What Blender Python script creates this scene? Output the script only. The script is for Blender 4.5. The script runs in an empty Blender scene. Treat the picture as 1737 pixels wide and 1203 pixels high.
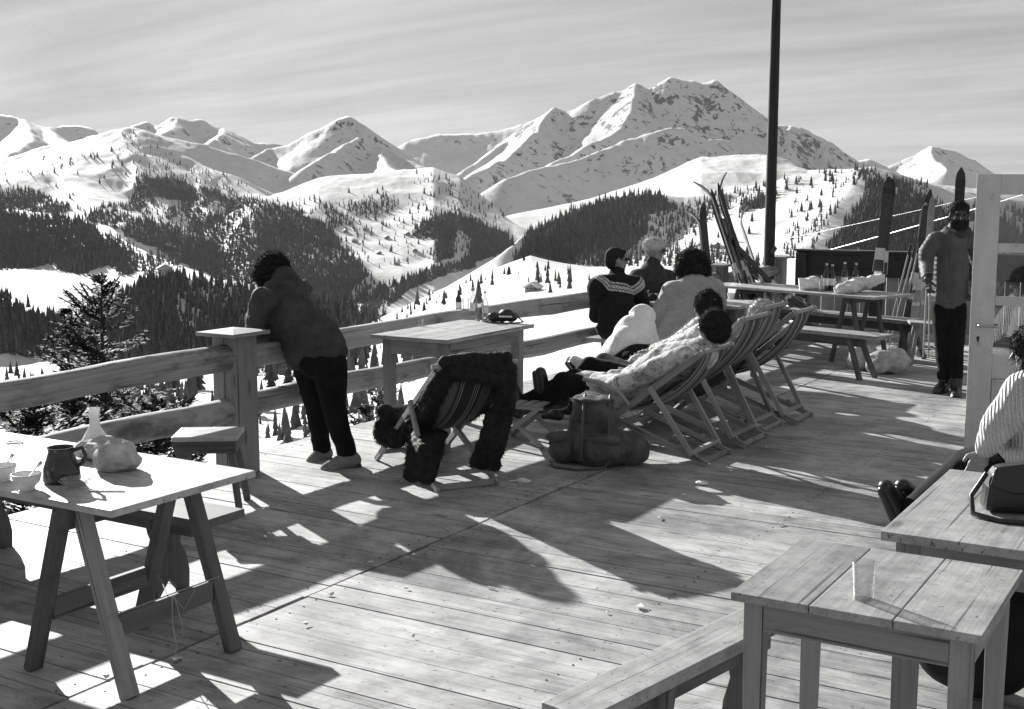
import bpy, bmesh, math, random
import numpy as np
from mathutils import Vector, Matrix, Euler, noise as mnoise
random.seed(7); RNG = np.random.default_rng(11)
SC = bpy.context.scene; COL = SC.collection
# ------------------------------------------------------------------ camera
# world: x runs across the deck (rail at negative x), y along the rail, z up, deck top at 0
FPX, PITCH, EYE, YAW = 2100., math.radians(7.57), 1.85, math.radians(31.)
cP, sP, cY, sY = math.cos(PITCH), math.sin(PITCH), math.cos(YAW), math.sin(YAW)
def c2w(X, Y):            # camera-heading frame -> world
    return X*cY - Y*sY, X*sY + Y*cY
def ray(px, py):
    u = (px-868.5)/FPX; v = (601.5-py)/FPX
    return u, cP+v*sP, -sP+v*cP
def at(px, py, z=0.):
    a, b, c = ray(px, py); t = (z-EYE)/c
    x, y = c2w(a*t, b*t); return Vector((x, y, z))
def cf(px, py, Y):        # camera-heading frame point at forward distance Y
    a, b, c = ray(px, py); t = Y/b
    return a*t, Y, EYE+c*t
def atY(px, py, Y):
    X, Y, z = cf(px, py, Y); x, y = c2w(X, Y); return Vector((x, y, z))
cam = bpy.data.cameras.new('camera'); camo = bpy.data.objects.new('camera', cam); COL.objects.link(camo)
cam.sensor_width = 36.; cam.lens = 36.*FPX/1737.; cam.clip_start = .05; cam.clip_end = 60000
camo.location = (0, 0, EYE); camo.rotation_euler = (math.pi/2-PITCH, 0, YAW)
SC.camera = camo
# ------------------------------------------------------------------ light
SUN_EL = math.radians(21.5)
sd = Vector((-1., .52, 0)).normalized()*math.cos(SUN_EL); sd.z = math.sin(SUN_EL)
sun = bpy.data.lights.new('sun', 'SUN'); sun.energy = 5.; sun.angle = math.radians(.55); sun.color = (1, .995, .985)
suno = bpy.data.objects.new('sun', sun); COL.objects.link(suno)
suno.rotation_euler = sd.to_track_quat('Z', 'Y').to_euler()
SC.view_settings.view_transform = 'Standard'; SC.view_settings.look = 'None'
SC.view_settings.exposure = 1.2; SC.view_settings.gamma = 1.
SC.cycles.max_bounces = 8; SC.cycles.transparent_max_bounces = 12
# ------------------------------------------------------------------ node helpers
class NT:
    def __init__(s, tree): s.t = tree; s.n = tree.nodes; s.l = tree.links
    def new(s, typ, ins=None, **kw):
        n = s.n.new(typ)
        for k, v in kw.items(): setattr(n, k, v)
        for k, v in (ins or {}).items():
            if isinstance(v, bpy.types.NodeSocket): s.l.new(v, n.inputs[k])
            else: n.inputs[k].default_value = v
        return n
    def math(s, op, a, b=None, c=None, clamp=False):
        d = {0: a}
        if b is not None: d[1] = b
        if c is not None: d[2] = c
        return s.new('ShaderNodeMath', d, operation=op, use_clamp=clamp).outputs[0]
    def ramp(s, fac, stops, interp='LINEAR'):
        n = s.n.new('ShaderNodeValToRGB'); e = n.color_ramp.elements; n.color_ramp.interpolation = interp
        while len(e) > 1: e.remove(e[-1])
        for i, (p, v) in enumerate(stops):
            q = e[0] if i == 0 else e.new(p)
            q.position = p; c = v if isinstance(v, tuple) else (v, v, v)
            q.color = (*c, 1)
        s.l.new(fac, n.inputs[0]); return n.outputs[0]
    def noise(s, vec, scale, detail=4., rough=.55, dist=0.):
        return s.new('ShaderNodeTexNoise', {'Vector': vec, 'Scale': scale, 'Detail': detail, 'Roughness': rough, 'Distortion': dist}).outputs['Fac']
    def mapping(s, vec, scale=(1, 1, 1), rot=(0, 0, 0), loc=(0, 0, 0)):
        return s.new('ShaderNodeMapping', {'Vector': vec, 'Scale': scale, 'Rotation': rot, 'Location': loc}).outputs[0]
    def mix(s, fac, a, b):
        n = s.n.new('ShaderNodeMix'); n.data_type = 'FLOAT'
        for i, v in ((0, fac), (2, a), (3, b)):
            if isinstance(v, bpy.types.NodeSocket): s.l.new(v, n.inputs[i])
            else: n.inputs[i].default_value = v
        return n.outputs[0]
def mat(name):
    m = bpy.data.materials.new(name); m.use_nodes = True
    t = NT(m.node_tree); b = m.node_tree.nodes['Principled BSDF']
    return m, t, b
def setc(t, b, val, rough=.7, bump=None, bstr=.3, bdist=.01, spec=.4):
    if isinstance(val, bpy.types.NodeSocket): t.l.new(val, b.inputs['Base Color'])
    else: b.inputs['Base Color'].default_value = (val, val, val, 1)
    if isinstance(rough, bpy.types.NodeSocket): t.l.new(rough, b.inputs['Roughness'])
    else: b.inputs['Roughness'].default_value = rough
    b.inputs['Specular IOR Level'].default_value = spec
    if bump is not None:
        bn = t.new('ShaderNodeBump', {'Height': bump, 'Strength': bstr, 'Distance': bdist})
        t.l.new(bn.outputs[0], b.inputs['Normal'])
# ------------------------------------------------------------------ sky
world = bpy.data.worlds.new('World'); SC.world = world; world.use_nodes = True
wt = NT(world.node_tree); bg = world.node_tree.nodes['Background']
sky = wt.new('ShaderNodeTexSky', sky_type='NISHITA', sun_disc=False)
sky.sun_elevation = SUN_EL; sky.sun_rotation = math.atan2(sd.x, sd.y); sky.altitude = 1700; sky.air_density = 1.; sky.dust_density = 1.5
bw = wt.new('ShaderNodeRGBToBW', {0: sky.outputs[0]}).outputs[0]
tc = wt.new('ShaderNodeTexCoord').outputs['Generated']
sep = wt.new('ShaderNodeSeparateXYZ', {0: tc})
zc = wt.math('MAXIMUM', sep.outputs[2], .0)
# a high thin overcast: project the direction on a flat cloud deck, streaks drawn out across the view
cu = wt.math('DIVIDE', sep.outputs[0], wt.math('ADD', zc, .12)); cv = wt.math('DIVIDE', sep.outputs[1], wt.math('ADD', zc, .12))
cvec = wt.new('ShaderNodeCombineXYZ', {0: cu, 1: cv, 2: 0.}).outputs[0]
m1 = wt.mapping(cvec, scale=(.5, 1.15, 1), rot=(0, 0, math.radians(-20)))
n1 = wt.noise(m1, .8, 5., .52, .6)
m2 = wt.mapping(cvec, scale=(.5, 3.2, 1), rot=(0, 0, math.radians(-28)))
n2 = wt.noise(m2, 1.6, 4., .55, .4)
cl = wt.math('ADD', wt.math('MULTIPLY', n1, .7), wt.math('MULTIPLY', n2, .3))
cl = wt.ramp(cl, [(.34, .74), (.5, .97), (.66, 1.25)])
SKYBASE = 2.35
# cloud veil: evens out the clear-sky gradient
veil = wt.mix(.8, wt.math('MINIMUM', bw, 9.), SKYBASE)
lum = wt.math('MULTIPLY', veil, cl)
wt.l.new(lum, bg.inputs[0]); bg.inputs[1].default_value = .074
# ------------------------------------------------------------------ terrain
def vnoise(x, y, seed=0):
    def h(i, j):
        n = (i*374761393 + j*668265263 + seed*1274126177) & 0xffffffff
        n = ((n ^ (n >> 13))*1274126177) & 0xffffffff
        return ((n ^ (n >> 16)) & 0xffff)/65535.
    xi = np.floor(x).astype(np.int64); yi = np.floor(y).astype(np.int64); fx = x-xi; fy = y-yi
    fx = fx*fx*fx*(fx*(fx*6-15)+10); fy = fy*fy*fy*(fy*(fy*6-15)+10)
    a = h(xi, yi); b = h(xi+1, yi); c = h(xi, yi+1); d = h(xi+1, yi+1)
    return (a+(b-a)*fx)*(1-fy)+(c+(d-c)*fx)*fy
def fbm(x, y, octv=4, seed=0, ridged=False, gain=.5):
    s = 0.; a = 1.; t = 0.
    for o in range(octv):
        n = vnoise(x*2**o+13.7*o, y*2**o-7.1*o, seed+o)
        if ridged: n = 1-abs(2*n-1)
        s = s+a*n; t += a; a *= gain
    return s/t-.5
# ridges: points (photo px, photo py, distance m), slope, rounding m
RIDGES = [
 ([(-900,190,9000),(-300,180,9000),(0,193,9000),(40,201,9000),(75,215,9000),(110,213,9000),(150,216,9000),(170,228,9000),(240,250,9000)],.55,20),
 ([(40,201,9000),(55,235,8200),(20,262,7600)],.5,10),
 ([(75,215,9000),(120,245,8000)],.5,10),
 ([(215,225,7000),(245,207,7000),(258,213,7000),(270,214,7000),(300,200,7000),(340,203,7000),(380,218,7000),(410,241,7000),(460,245,7000),(520,255,7000)],.5,30),
 ([(300,200,7000),(285,222,6600),(255,240,6200)],.5,10),([(380,218,7000),(360,240,6400)],.5,10),
 ([(-900,300,3900),(-300,300,4000),(0,272,4300),(60,255,4300),(110,240,4300),(160,222,4250),(185,215,4200),(205,212,4200),(228,217,4180),(260,240,4150),(330,282,4000),(380,294,3900),(430,325,3700),(480,348,3500),(540,378,3200),(600,430,2900),(650,490,2600),(700,540,2300)],.42,30),
 ([(205,212,4200),(215,262,3900),(245,310,3600),(310,380,3200),(400,465,2600)],.42,15),
 ([(205,212,4200),(180,248,4000),(110,287,3700),(40,303,3500),(-60,320,3300),(-400,340,3200)],.32,40),
 ([(110,287,3700),(150,330,3300),(200,375,2900)],.32,30),
 ([(330,282,4000),(350,330,3600),(420,400,3100)],.45,10),
 ([(360,300,4500),(430,266,4800),(455,251,5000),(500,236,5000),(545,216,5000),(575,203,5000),(590,199,5000),(603,209,5000),(613,223,4950),(640,246,4900),(670,262,4800),(720,282,4600),(760,300,4500)],.55,6),
 ([(613,223,4950),(600,236,4800),(575,255,4600),(545,270,4400),(510,284,4200)],.5,5),
 ([(640,246,4900),(655,270,4600),(668,290,4300)],.5,5),
 ([(430,338,3300),(480,324,3500),(540,306,3600),(600,296,3700),(680,285,3800),(735,281,3800),(780,300,3700),(830,342,3500),(870,376,3300),(910,402,3100)],-.2,120),
 ([(640,262,8000),(675,249,8000),(700,236,8000),(745,229,8000),(800,229,8000),(850,221,8000),(880,212,8000)],.45,20),
 ([(790,290,5600),(830,262,5800),(880,228,6000),(905,207,6000),(945,183,6000),(965,190,6000),(990,184,6000),(1012,165,6000),(1045,158,6000),(1070,150,6000),(1080,141,6000),(1090,152,6000),(1125,146,6000),(1136,130,6000),(1160,136,6000),(1190,140,6000),(1212,136,6000),(1238,152,6000),(1262,176,6000),(1285,196,6000),(1300,206,6000),(1345,211,6000),(1372,221,6000),(1402,241,6000),(1442,272,6000),(1470,268,6000),(1500,282,6000)],.62,6),
 ([(1080,141,6000),(1068,185,5650),(1040,215,5450),(1000,246,5250),(940,278,5000)],.55,5),
 ([(1300,206,6000),(1250,232,5500),(1190,240,5200),(1165,224,5100),(1145,215,5000),(1100,222,4950),(1050,240,4900),(1000,262,4850),(940,281,4700),(860,302,4500)],.5,8),
 ([(945,183,6000),(900,230,5600),(850,270,5300),(800,296,5000)],.55,5),
 ([(1345,211,6000),(1335,250,5600),(1310,270,5200)],.6,5),
 ([(1402,241,6000),(1395,275,5500)],.6,5),
 ([(860,368,4100),(900,360,4200),(1000,338,4300),(1100,308,4400),(1150,284,4460),(1190,266,4500),(1250,262,4450),(1310,262,4400),(1370,291,4000),(1440,287,3800),(1485,283,3700),(1540,305,3600),(1650,318,3600),(1800,325,3600),(2600,330,3600)],-.16,60),
 ([(1480,292,6500),(1520,276,6500),(1550,263,6500),(1580,250,6500),(1620,253,6500),(1650,266,6500),(1690,292,6500),(1760,325,6500),(1900,300,6500),(2300,270,6500),(2900,250,6500)],.55,6),
 ([(1580,250,6500),(1600,290,5800)],.5,5),
 ([(860,422,1750),(880,404,1900),(930,373,2200),(1000,346,2400),(1060,333,2500),(1120,330,2500),(1160,334,2500),(1200,330,2500),(1260,316,2500),(1310,305,2500)],-.3,20),
 ([(1260,330,2300),(1330,300,2300),(1400,292,2250),(1450,288,2200),(1482,283,2200),(1520,300,2200),(1600,318,2250),(1737,338,2300),(2100,330,2400),(2900,300,2400)],-.33,15),
 ([(1482,283,2200),(1455,325,2000),(1425,375,1800),(1400,415,1650),(1370,470,1500)],.36,10),
 ([(1600,318,2250),(1560,360,2000),(1520,420,1750)],.36,10),
 ([(-900,350,2300),(-300,340,2300),(0,357,2300),(70,362,2300),(135,370,2200),(200,402,2000),(260,432,1800),(350,467,1500),(420,500,1300)],-.24,15),
 ([(-900,520,950),(-300,500,950),(0,507,980),(60,545,980),(130,546,980),(190,513,1000),(238,480,1020),(290,470,1030),(345,472,1020),(400,482,1000),(460,508,980),(560,570,900)],-.32,8),
 ([(290,470,1030),(300,540,940),(310,600,860)],.32,8),([(400,482,1000),(430,560,900)],.3,8),([(345,472,1020),(365,560,900)],.3,8),
]
def yz(y, Y): return EYE-(y-322.)/2118.*Y
NPX = np.array([-900, 0, 250, 440, 600, 750, 900, 1000, 1300, 1737, 2700.])
NYS = [(3, np.array([-3.6,-3.6,-3.4,-3.0,-1.7,-.95,-.62,-.6,-.6,-.6,-.6])),
 (12, np.array([-4.6,-4.6,-4.3,-3.6,-1.9,-1.0,-.66,-.62,-.6,-.6,-.6])),
 (25, np.array([-8,-8,-7.5,-6.2,-4.2,-2.2,-1.3,-1.05,-1,-1,-1]))]
for Y, ys in ((60,[720,720,712,700,668,600,545,525,520,520,520]),(200,[690,690,678,662,630,560,505,490,480,480,480]),(500,[655,650,640,628,590,522,470,466,460,460,460]),
              (850,[630,625,610,604,560,490,434,455,455,455,455]),(1300,[545,540,545,640,660,640,450,450,450,450,450]),(1900,[455,452,470,640,620,600,470,440,440,440,440]),(3000,[430,430,450,560,520,500,440,400,400,400,400]),(5000,[370]*11),(15000,[350]*11)):
    NYS.append((Y, np.array([yz(y, Y) for y in ys])))
LY = np.log(np.array([a for a, _ in NYS]))
def base_z(px, Y):
    cols = np.stack([np.interp(px, NPX, z) for _, z in NYS])          # rows x npx
    ly = np.log(Y); out = np.empty((len(Y), len(px)))
    for i, l in enumerate(ly):
        k = int(np.clip(np.searchsorted(LY, l)-1, 0, len(LY)-2)); t = np.clip((l-LY[k])/(LY[k+1]-LY[k]), 0, 1)
        # interpolate view angle, not height, beyond the first metres
        a0 = (cols[k]-EYE)/NYS[k][0]; a1 = (cols[k+1]-EYE)/NYS[k+1][0]
        out[i] = EYE+(a0+(a1-a0)*t)*Y[i] if k >= 2 else cols[k]+(cols[k+1]-cols[k])*t
    return out
PXC = np.unique(np.concatenate([np.linspace(-900,-20,150), np.linspace(-20,1757,760), np.linspace(1757,2700,150)]))
YR = np.unique(np.concatenate([np.geomspace(3,60,70), np.geomspace(60,700,110), np.geomspace(700,1400,140), np.geomspace(1400,7200,380), np.geomspace(7200,10400,60)]))
T = (PXC-868.5)/2118.
GX = YR[:,None]*T[None,:]; GY = np.repeat(YR[:,None], len(PXC), 1)
GZ = base_z(PXC, YR)
wx = fbm(GX/420, GY/420, 3, 3)*160; wy = fbm(GX/420, GY/420, 3, 9)*160
fade = np.clip((GY-500)/1500, 0, 1)
HX = GX+wx*fade*.5; HY = GY+wy*fade*.5
for pts, k, w in RIDGES:
    if k > .4: k *= 1.22
    P = np.array([cf(*p) for p in pts])
    if k < 0:      # broad shoulder: falls away along the view from its skyline, column by column
        k = -k; xs = np.array([p[0] for p in pts], float); tt = P[:,0]/P[:,1]
        o_ = np.argsort(tt); Yc = np.interp(T, tt[o_], P[o_,1]); ang_ = np.interp(T, tt[o_], ((P[:,2]-EYE)/P[:,1])[o_])
        zc = EYE+ang_*Yc; off = np.maximum(0, np.maximum(tt.min()-T, T-tt.max()))*Yc
        kk = np.ones(25)/25; ang_ = np.convolve(np.pad(ang_, 12, 'edge'), kk, 'valid')*.95+ang_*.05; Yc = np.convolve(np.pad(Yc, 12, 'edge'), kk, 'valid')
        wob = fbm(GX/500, GY/500, 3, 61)*.5
        dy = Yc[None,:]-GY; z = zc[None,:]-np.where(dy > 0, k*(1+wob), .45)*(np.sqrt(dy*dy+w*w)-w)-.6*off[None,:]
        h = np.clip(.5+.5*(z-GZ)/14., 0, 1); GZ = GZ+(z-GZ)*h+14.*h*(1-h)*.2
        continue
    zmax = P[:,2].max(); reach = (zmax+900)/k
    r0 = np.searchsorted(YR, P[:,1].min()-reach); r1 = np.searchsorted(YR, P[:,1].max()+reach)
    X = HX[r0:r1]; Y = HY[r0:r1]; best = np.full(X.shape, -1e9)
    for a, b in zip(P[:-1], P[1:]):
        d = b-a; L2 = d[0]**2+d[1]**2
        t = np.clip(((X-a[0])*d[0]+(Y-a[1])*d[1])/L2, 0, 1)
        dist = np.hypot(X-a[0]-t*d[0], Y-a[1]-t*d[1])
        z = a[2]+t*d[2]-k*(np.sqrt(dist*dist+w*w)-w)
        np.maximum(best, z, out=best)
    cur = GZ[r0:r1]; s = 4.+.0016*Y
    # smooth maximum, so valleys fill with drifted snow
    h = np.clip(.5+.5*(best-cur)/s, 0, 1)
    GZ[r0:r1] = np.where(np.abs(best-cur) < s, cur+(best-cur)*h+s*h*(1-h)*.35, np.maximum(best, cur))
amp = np.clip((GY-300)/2500, 0, 1)
GZ += amp*((fbm(GX/340, GY/340, 5, 21, True)-.12)*26*np.clip((GZ+250)/350, .35, 1.3) + fbm(GX/900+GY/2600, GY/900, 3, 33)*8)
GZ += np.clip((GZ+60)/300, 0, 1)*np.clip((GY-3000)/1500, 0, 1)*((fbm(GX/130, GY/130, 4, 41, True)-.1)*15)
GZ += np.clip(GY/60-.3, 0, 1)*fbm(GX/30, GY/30, 4, 5)*1.6*np.clip(GY/200, .15, 1)
GZ += fbm(GX/4, GY/4, 3, 8)*.22*np.clip((GY-8)/10, 0, 1)
DECKX0, DECKY1 = -6.05, 16.9
# camera-space row of every vertex, and which vertices are in view
ZF = GY*cP-(GZ-EYE)*sP; YU = GY*sP+(GZ-EYE)*cP
PYV = 601.5-FPX*YU/ZF; PXV = 868.5+FPX*GX/ZF
CUM = np.minimum.accumulate(PYV, 0)
def inpoly(px, py, poly):
    c = np.zeros(px.shape, bool); n = len(poly)
    for i in range(n):
        x0, y0 = poly[i]; x1, y1 = poly[(i+1) % n]
        if y0 == y1: continue
        hit = ((y0 > py) != (y1 > py)) & (px < (x1-x0)*(py-y0)/(y1-y0)+x0)
        c ^= hit
    return c
# woods: outline in the photograph, nearest and farthest distance, how full
WOODS = [
 ([(-720,352),(0,358),(100,366),(135,372),(160,395),(230,438),(240,455),(215,462),(180,455),(150,462),(125,470),(95,442),(60,452),(0,462),(-720,470)],1300,2700,1.),
 ([(245,455),(262,440),(290,455),(280,462),(240,463)],1200,2700,.5),
 ([(140,385),(240,420),(340,462),(300,455),(230,440)],1300,2700,.25),
 ([(-720,330),(0,325),(60,322),(120,346),(215,350),(235,308),(300,306),(380,332),(440,336),(470,345),(540,378),(600,430),(650,500),(660,550),(600,560),(500,560),(420,500),(350,470),(280,432),(200,395),(140,365),(0,356),(-720,352)],2000,4300,.8),
 ([(330,370),(470,345),(540,378),(600,430),(650,500),(660,550),(600,560),(500,560),(420,500),(350,470),(300,430)],1800,4300,.97),
 ([(245,305),(300,303),(380,330),(440,345),(430,365),(340,350),(260,325)],2500,4300,.97),
 ([(198,216),(232,232),(300,268),(370,294),(430,325),(470,345),(380,332),(300,302),(240,303),(215,292)],2800,4300,.13),
 ([(0,300),(60,300),(120,287),(150,270),(165,262),(140,258),(100,272),(40,292)],3000,4400,.05),
 ([(-720,500),(0,505),(60,545),(130,546),(190,513),(238,480),(290,470),(345,472),(400,482),(460,508),(560,570),(640,590),(640,620),(440,612),(300,625),(190,650),(130,605),(60,610),(0,605),(-720,605)],700,1300,.97),
  ([(440,695),(650,690),(720,715),(650,755),(440,765)],24,420,.8),
 ([(585,605),(770,560),(830,590),(780,660),(600,700)],45,900,.95),
 ([(440,600),(585,600),(600,640),(500,650),(440,640)],60,900,.8),
 ([(-720,655),(300,655),(345,690),(250,725),(-720,745)],24,500,.7),
 ([(440,560),(560,570),(640,600),(640,640),(560,640),(440,640)],300,1200,.3),
 ([(500,450),(545,385),(590,430),(620,470),(660,482),(720,466),(800,432),(862,408),(872,420),(700,492),(640,528),(640,575),(560,590),(440,575),(440,480),(470,450)],500,4500,.97),
 ([(715,378),(760,362),(800,370),(862,396),(862,412),(800,432),(735,442),(745,412),(700,400)],1500,4500,.93),
 ([(585,350),(660,346),(660,364),(600,372)],1500,4200,.55),
 ([(560,345),(600,380),(565,395),(545,380)],1500,4200,.6),
 ([(440,340),(860,335),(862,400),(730,440),(640,470),(560,380)],1500,4200,.05),
 ([(690,290),(760,300),(850,360),(870,395),(800,370),(740,345)],1500,4200,.12),
 ([(868,462),(872,440),(890,402),(930,374),(1000,347),(1060,334),(1120,332),(1150,352),(1105,362),(1092,395),(1075,425),(1010,466),(905,464)],1000,3000,1.),
 ([(1092,395),(1120,360),(1180,342),(1250,322),(1310,310),(1310,325),(1240,345),(1150,405),(1300,442),(1290,462),(1000,466),(1060,425)],1000,3000,.28),
 ([(1245,345),(1310,326),(1310,345),(1252,362)],1000,3000,.95),
 ([(1405,425),(1440,372),(1478,312),(1500,302),(1520,330),(1490,360),(1440,430)],1000,3000,.97),
 ([(1500,345),(1535,325),(1600,340),(1737,352),(2500,350),(2500,480),(1440,470),(1440,425)],1000,3000,.95),
 ([(1510,302),(1570,312),(1570,325),(1520,322)],1000,3000,.9),
 ([(1325,292),(1480,284),(1470,312),(1330,385)],1000,3000,.035),
 ([(1330,400),(1410,345),(1440,330),(1400,400),(1370,440),(1330,440)],1000,3000,.12),
 ([(1450,286),(1486,284),(1480,312),(1455,312)],1000,3000,.5),
 ([(645,525),(780,466),(790,480),(660,532)],500,1500,.25),
 ([(900,475),(1000,462),(1000,500),(900,505)],200,1100,.06),
 ([(600,540),(700,505),(880,460),(880,500),(640,560)],200,1200,.04),
]
def wood_density(px, py, Y, gx, gy):
    jx = px+fbm(gx/90, gy/90, 3, 51)*26; jy = py+fbm(gx/90, gy/90, 3, 57)*20
    d = np.zeros(px.shape)
    for poly, y0, y1, den in WOODS:
        d = np.where(inpoly(jx, jy, poly) & (Y > y0) & (Y < y1), np.maximum(d, den), d)
    clear = fbm(gx/60, gy/260, 3, 77)     # clearings and avalanche lanes
    d = np.where((d > .6) & (d < .96) & (clear > .13), d*.2, d)
    d = np.where((d >= .96) & (d < .99) & (clear > .25), d*.35, d)
    return d
DEN = wood_density(PXV, PYV, GY, GX, GY)
nr, nc = GX.shape
WX, WY = c2w(GX, GY)
# the ground keeps below the deck boards
under = (WX > DECKX0-.02) & (WY < DECKY1+.02) & (WX < 40)
GZ = np.where(under, np.minimum(GZ, -.55), GZ)
co = np.stack([WX, WY, GZ], -1).reshape(-1, 3)
idx = np.arange(nr*nc).reshape(nr, nc)
quads = np.stack([idx[:-1,:-1], idx[:-1,1:], idx[1:,1:], idx[1:,:-1]], -1).reshape(-1, 4)
def np_mesh(name, co, faces, smooth=False):
    me = bpy.data.meshes.new(name); nv = faces.shape[1]
    me.vertices.add(len(co)); me.vertices.foreach_set('co', co.astype(np.float32).ravel())
    me.loops.add(faces.size); me.loops.foreach_set('vertex_index', faces.astype(np.int32).ravel())
    me.polygons.add(len(faces)); me.polygons.foreach_set('loop_start', np.arange(0, faces.size, nv, dtype=np.int32))
    me.update(calc_edges=True)
    me.polygons.foreach_set('use_smooth', np.full(len(faces), smooth)); me.update()
    return me
tm = np_mesh('terrain', co, quads, True)
at_ = tm.attributes.new('wood', 'FLOAT', 'POINT'); at_.data.foreach_set('value', DEN.astype(np.float32).ravel())
M_terrain, t, b = mat('snowy_ground')
g = t.new('ShaderNodeNewGeometry'); pos = g.outputs['Position']
wood = t.new('ShaderNodeAttribute', attribute_name='wood').outputs['Fac']
nz = t.new('ShaderNodeSeparateXYZ', {0: g.outputs['Normal']}).outputs[2]
dist = t.new('ShaderNodeVectorMath', {0: pos}, operation='LENGTH').outputs['Value']
rn = t.noise(t.mapping(pos, (1, 1, .55)), .028, 8., .68, .8)
far = t.math('MULTIPLY_ADD', dist, 1/2500., -1., clamp=True)
rk = t.math('ADD', t.math('MULTIPLY', t.math('SUBTRACT', .86, nz), 1.6), t.math('SUBTRACT', rn, .59))
rk = t.math('MULTIPLY', t.ramp(rk, [(.05, 0.), (.075, 1.)]), far)
wn = t.noise(pos, .05, 5., .6)
wf = t.ramp(t.math('ADD', wood, t.math('MULTIPLY', t.math('SUBTRACT', wn, .5), .9)), [(.66, 0.), (.8, 1.)])
snow = t.ramp(t.noise(pos, .02, 5., .6), [(.3, .54), (.7, .64)])
c1 = t.mix(wf, snow, .075); c2 = t.mix(rk, c1, t.ramp(wn, [(.3, .035), (.7, .10)]))
near = t.noise(pos, 1.3, 6., .6)
setc(t, b, c2, .75, t.math('ADD', near, t.math('MULTIPLY', t.noise(pos, .06, 6., .65), 14.)), .5, .25, .15)
tm.materials.append(M_terrain)
ter = bpy.data.objects.new('terrain', tm); COL.objects.link(ter); ter['kind'] = 'structure'
# ------------------------------------------------------------------ woods (one mass) and the conifers one can count
def col_index(px): return np.interp(px, PXC, np.arange(len(PXC)))
def hit_terrain(px, py):
    """first ground point seen along the ray through (px, py)"""
    ci = np.clip(np.round(col_index(px)).astype(int), 0, nc-1)
    out = np.full(len(px), -1)
    for c in np.unique(ci):
        s = np.where(ci == c)[0]
        out[s] = np.searchsorted(-CUM[:,c], -py[s])
    ok = (out > 0) & (out < nr)
    o = np.clip(out, 0, nr-1)
    return ci, o, ok
def conifer_cloud(gx, gy, gz, h, sides=5):
    n = len(gx); rr = h*RNG.uniform(.13, .2, n)
    V = []; F = []
    base = 0
    tiers = [(0.02, .62, 1.), (.36, 1., .66)]
    for z0, z1, rs in tiers:
        ang = RNG.uniform(0, 6.28, n)[:,None]+np.arange(sides)[None,:]*2*np.pi/sides
        rad = rr[:,None]*rs*RNG.uniform(.7, 1.25, (n, sides))
        ring = np.stack([gx[:,None]+rad*np.cos(ang), gy[:,None]+rad*np.sin(ang), (gz+h*z0)[:,None]+h[:,None]*RNG.uniform(-.05, .05, (n, sides))], -1)
        top = np.stack([gx+h*RNG.uniform(-.02,.02,n), gy, gz+h*z1], -1)[:,None,:]
        v = np.concatenate([ring, top], 1).reshape(-1, 3)
        k = base+np.arange(n)[:,None]*(sides+1)
        for s in range(sides):
            F.append(np.stack([k[:,0]+s, k[:,0]+(s+1) % sides, k[:,0]+sides], -1))
        V.append(v); base += n*(sides+1)
    return np.concatenate(V), np.concatenate(F)
NS = 270000
spx = RNG.uniform(-700, 2450, NS); spy = RNG.uniform(205, 760, NS)
ci, ri, ok = hit_terrain(spx, spy)
Yh = YR[ri]; 
hx = Yh*T[ci]; 
den = DEN[ri, ci]
keep = ok & (Yh > 24) & (RNG.uniform(0, 1, NS) < den*np.clip(.25+Yh/2200, .25, 1.0)*np.where(Yh < 560, .85, 1.))
ci, ri, Yh = ci[keep], ri[keep], Yh[keep]
jx = RNG.normal(0, 1, len(ci))*np.minimum(3, Yh/120); jy = RNG.normal(0, 1, len(ci))*np.minimum(4, Yh/60)
gx = GX[ri, ci]+jx; gy = Yh+jy; gz = GZ[ri, ci]-np.minimum(.4, Yh/400)
hh = RNG.choice((.45, .7, .9, 1.05, 1.35), len(ci))*RNG.uniform(.85, 1.15, len(ci))*np.interp(Yh, [25, 60, 150, 400, 1000, 2500, 4500], [.7, 1.4, 2.8, 5, 10, 12.5, 14])
wxx, wyy = c2w(gx, gy)
V, Fc = conifer_cloud(wxx, wyy, gz, hh)
fm = np_mesh('conifer_wood', V, Fc, False)
M_wood, t, b = mat('conifer_needles_far')
p = t.new('ShaderNodeNewGeometry').outputs['Position']
setc(t, b, t.ramp(t.noise(p, .35, 4., .7), [(.3, .04), (.7, .12)]), .9, spec=.1)
fm.materials.append(M_wood)
fo = bpy.data.objects.new('conifer_wood', fm); COL.objects.link(fo); fo['kind'] = 'stuff'
fo['label'] = 'dark conifer woods covering the slopes and valley below the snow peaks'; fo['category'] = 'wood'
print('woods trees', len(ci))
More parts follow.
